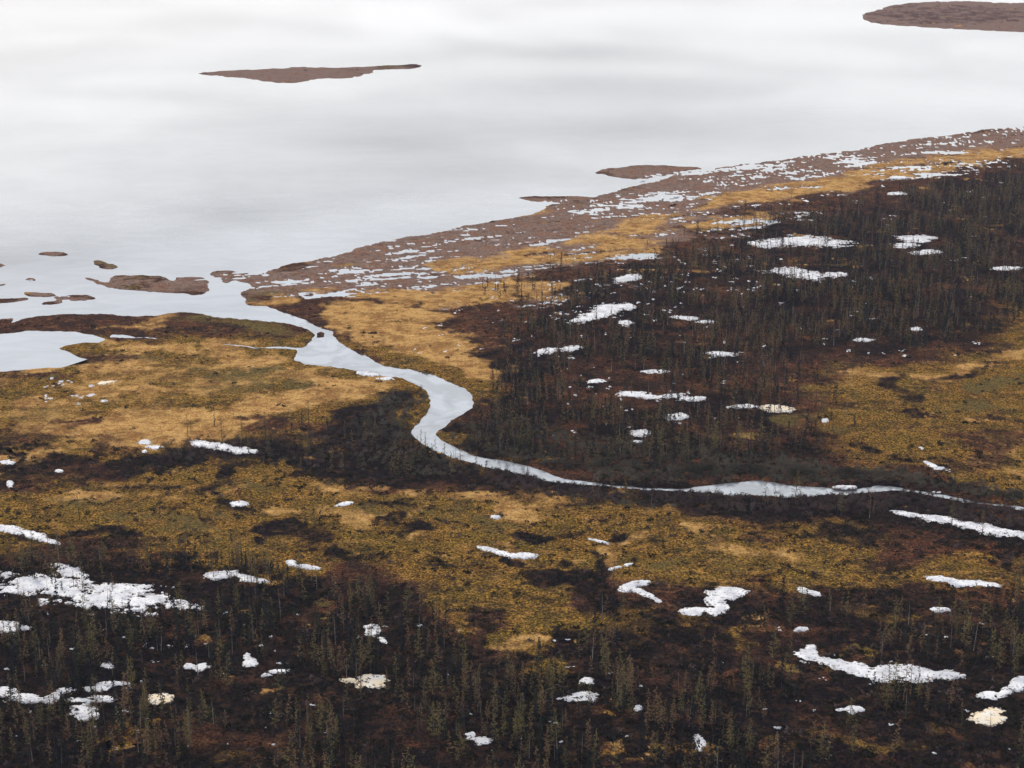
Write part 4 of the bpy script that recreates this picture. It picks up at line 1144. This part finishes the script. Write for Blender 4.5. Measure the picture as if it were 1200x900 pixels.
def scatter_bushes(x0, x1, y0, y1, per100, fn):
    n = int((x1 - x0) * (y1 - y0) / 100 * per100)
    X = rng.uniform(x0, x1, n); Y = rng.uniform(y0, y1, n)
    mx, my = to_map(X, Y)
    ok = (mx > -60) & (mx < 1260) & (my > 60) & (my < 960)
    X, Y, mx, my = X[ok], Y[ok], mx[ok], my[ok]
    keep = fn(X, Y, mx, my) & (samp(wat_s, mx, my) < .3)
    sn = SNOWMASK[np.clip((my - MY0).astype(int), 0, MH - 1), np.clip((mx - MX0).astype(int), 0, MW - 1)] > 0
    keep &= ~(sn & (rng.uniform(0, 1, len(X)) > .12))
    return X[keep], Y[keep]


Rb = np.random.default_rng(9)
WIL = [make_bush(Rb, 80, 1.1, 1.7, .08) for _ in range(3)]
DWF = [make_bush(Rb, 26, .75, .5, .13) for _ in range(3)]


def bush_items(protos, mi, X, Y, smin, smax, fl=(0.8, 1.2)):
    h = field(X, Y)[0]; its = []
    c = rng.integers(0, len(protos), len(X)); s = rng.uniform(smin, smax, len(X)); r = rng.uniform(0, 6.28, len(X)); f = rng.uniform(fl[0], fl[1], len(X))
    mi = np.broadcast_to(mi, X.shape)
    for q, (V, F) in enumerate(protos):
        for m_ in np.unique(mi):
            z = (c == q) & (mi == m_)
            its.append((V, F, np.full(len(F), m_), X[z], Y[z], h[z] - .08, s[z], r[z], f[z]))
    return its


X, Y = scatter_bushes(-190, 300, 330, 620, 90, lambda X, Y, mx, my: rng.uniform(0, 60, len(X)) < samp(sd, mx, my))
mx, my = to_map(X, Y)
mi = (rng.uniform(0, 1, len(X)) < samp(sk, mx, my)).astype(int)
merged("willow_thicket", bush_items(WIL, mi, X, Y, .4, .85, (.8, 1.4)), [MAT["willow"], MAT["alder"]],
       "dense leafless willow bushes lining both banks of the river", "shrubs")


def wd(X, Y, mx, my):
    h, W, ww, m = field(X, Y)
    p = .75 * W["D"] + .38 * W["R"] + .14 * W["O"] + .18 * W["S"] + .02 * W["G"] - m
    p = p * np.clip(.8 + 1.2 * fbm(X, Y, 6, 3, 99), .1, 2)
    return rng.uniform(0, 1, len(X)) < p


X, Y = scatter_bushes(-170, 170, 225, 420, 60, wd)
X2, Y2 = scatter_bushes(-230, 420, 420, 760, 14, wd)
X = np.concatenate([X, X2]); Y = np.concatenate([Y, Y2])
mi = (rng.uniform(0, 1, len(X)) < .15).astype(int)
merged("dwarf_shrubs", bush_items(DWF, mi, X, Y, .5, 1.25, (.6, 1.2)), [MAT["heather"], MAT["alder"]],
       "low dark dwarf birch and heath tufts dotted over the whole bog", "shrubs")


# ------------------------------------------------------------------ the air
hz = bpy.data.materials.new("haze"); hz.use_nodes = True; nt = hz.node_tree; nt.nodes.clear()
ho = N(nt, "ShaderNodeOutputMaterial"); hv = N(nt, "ShaderNodeVolumePrincipled")
hv.inputs["Color"].default_value = (0.66, 0.72, 0.98, 1); hv.inputs["Density"].default_value = 0.000045; hv.inputs["Anisotropy"].default_value = 0.2
nt.links.new(hv.outputs[0], ho.inputs["Volume"])
a, b0, b1 = 6700.0, -3.5, 153.0
hvV = np.array([(x, y, z) for z in (b0, b1) for x, y in ((-a, -a), (a, -a), (a, a), (-a, a))])
hm = bpy.data.meshes.new("haze"); hm.from_pydata(hvV.tolist(), [], [(0, 3, 2, 1), (4, 5, 6, 7), (0, 1, 5, 4), (1, 2, 6, 5), (2, 3, 7, 6), (3, 0, 4, 7)])
hm.materials.append(hz)
link("haze", hm, label="thin bluish air haze over the bog and lake", cat="haze", kind="stuff")
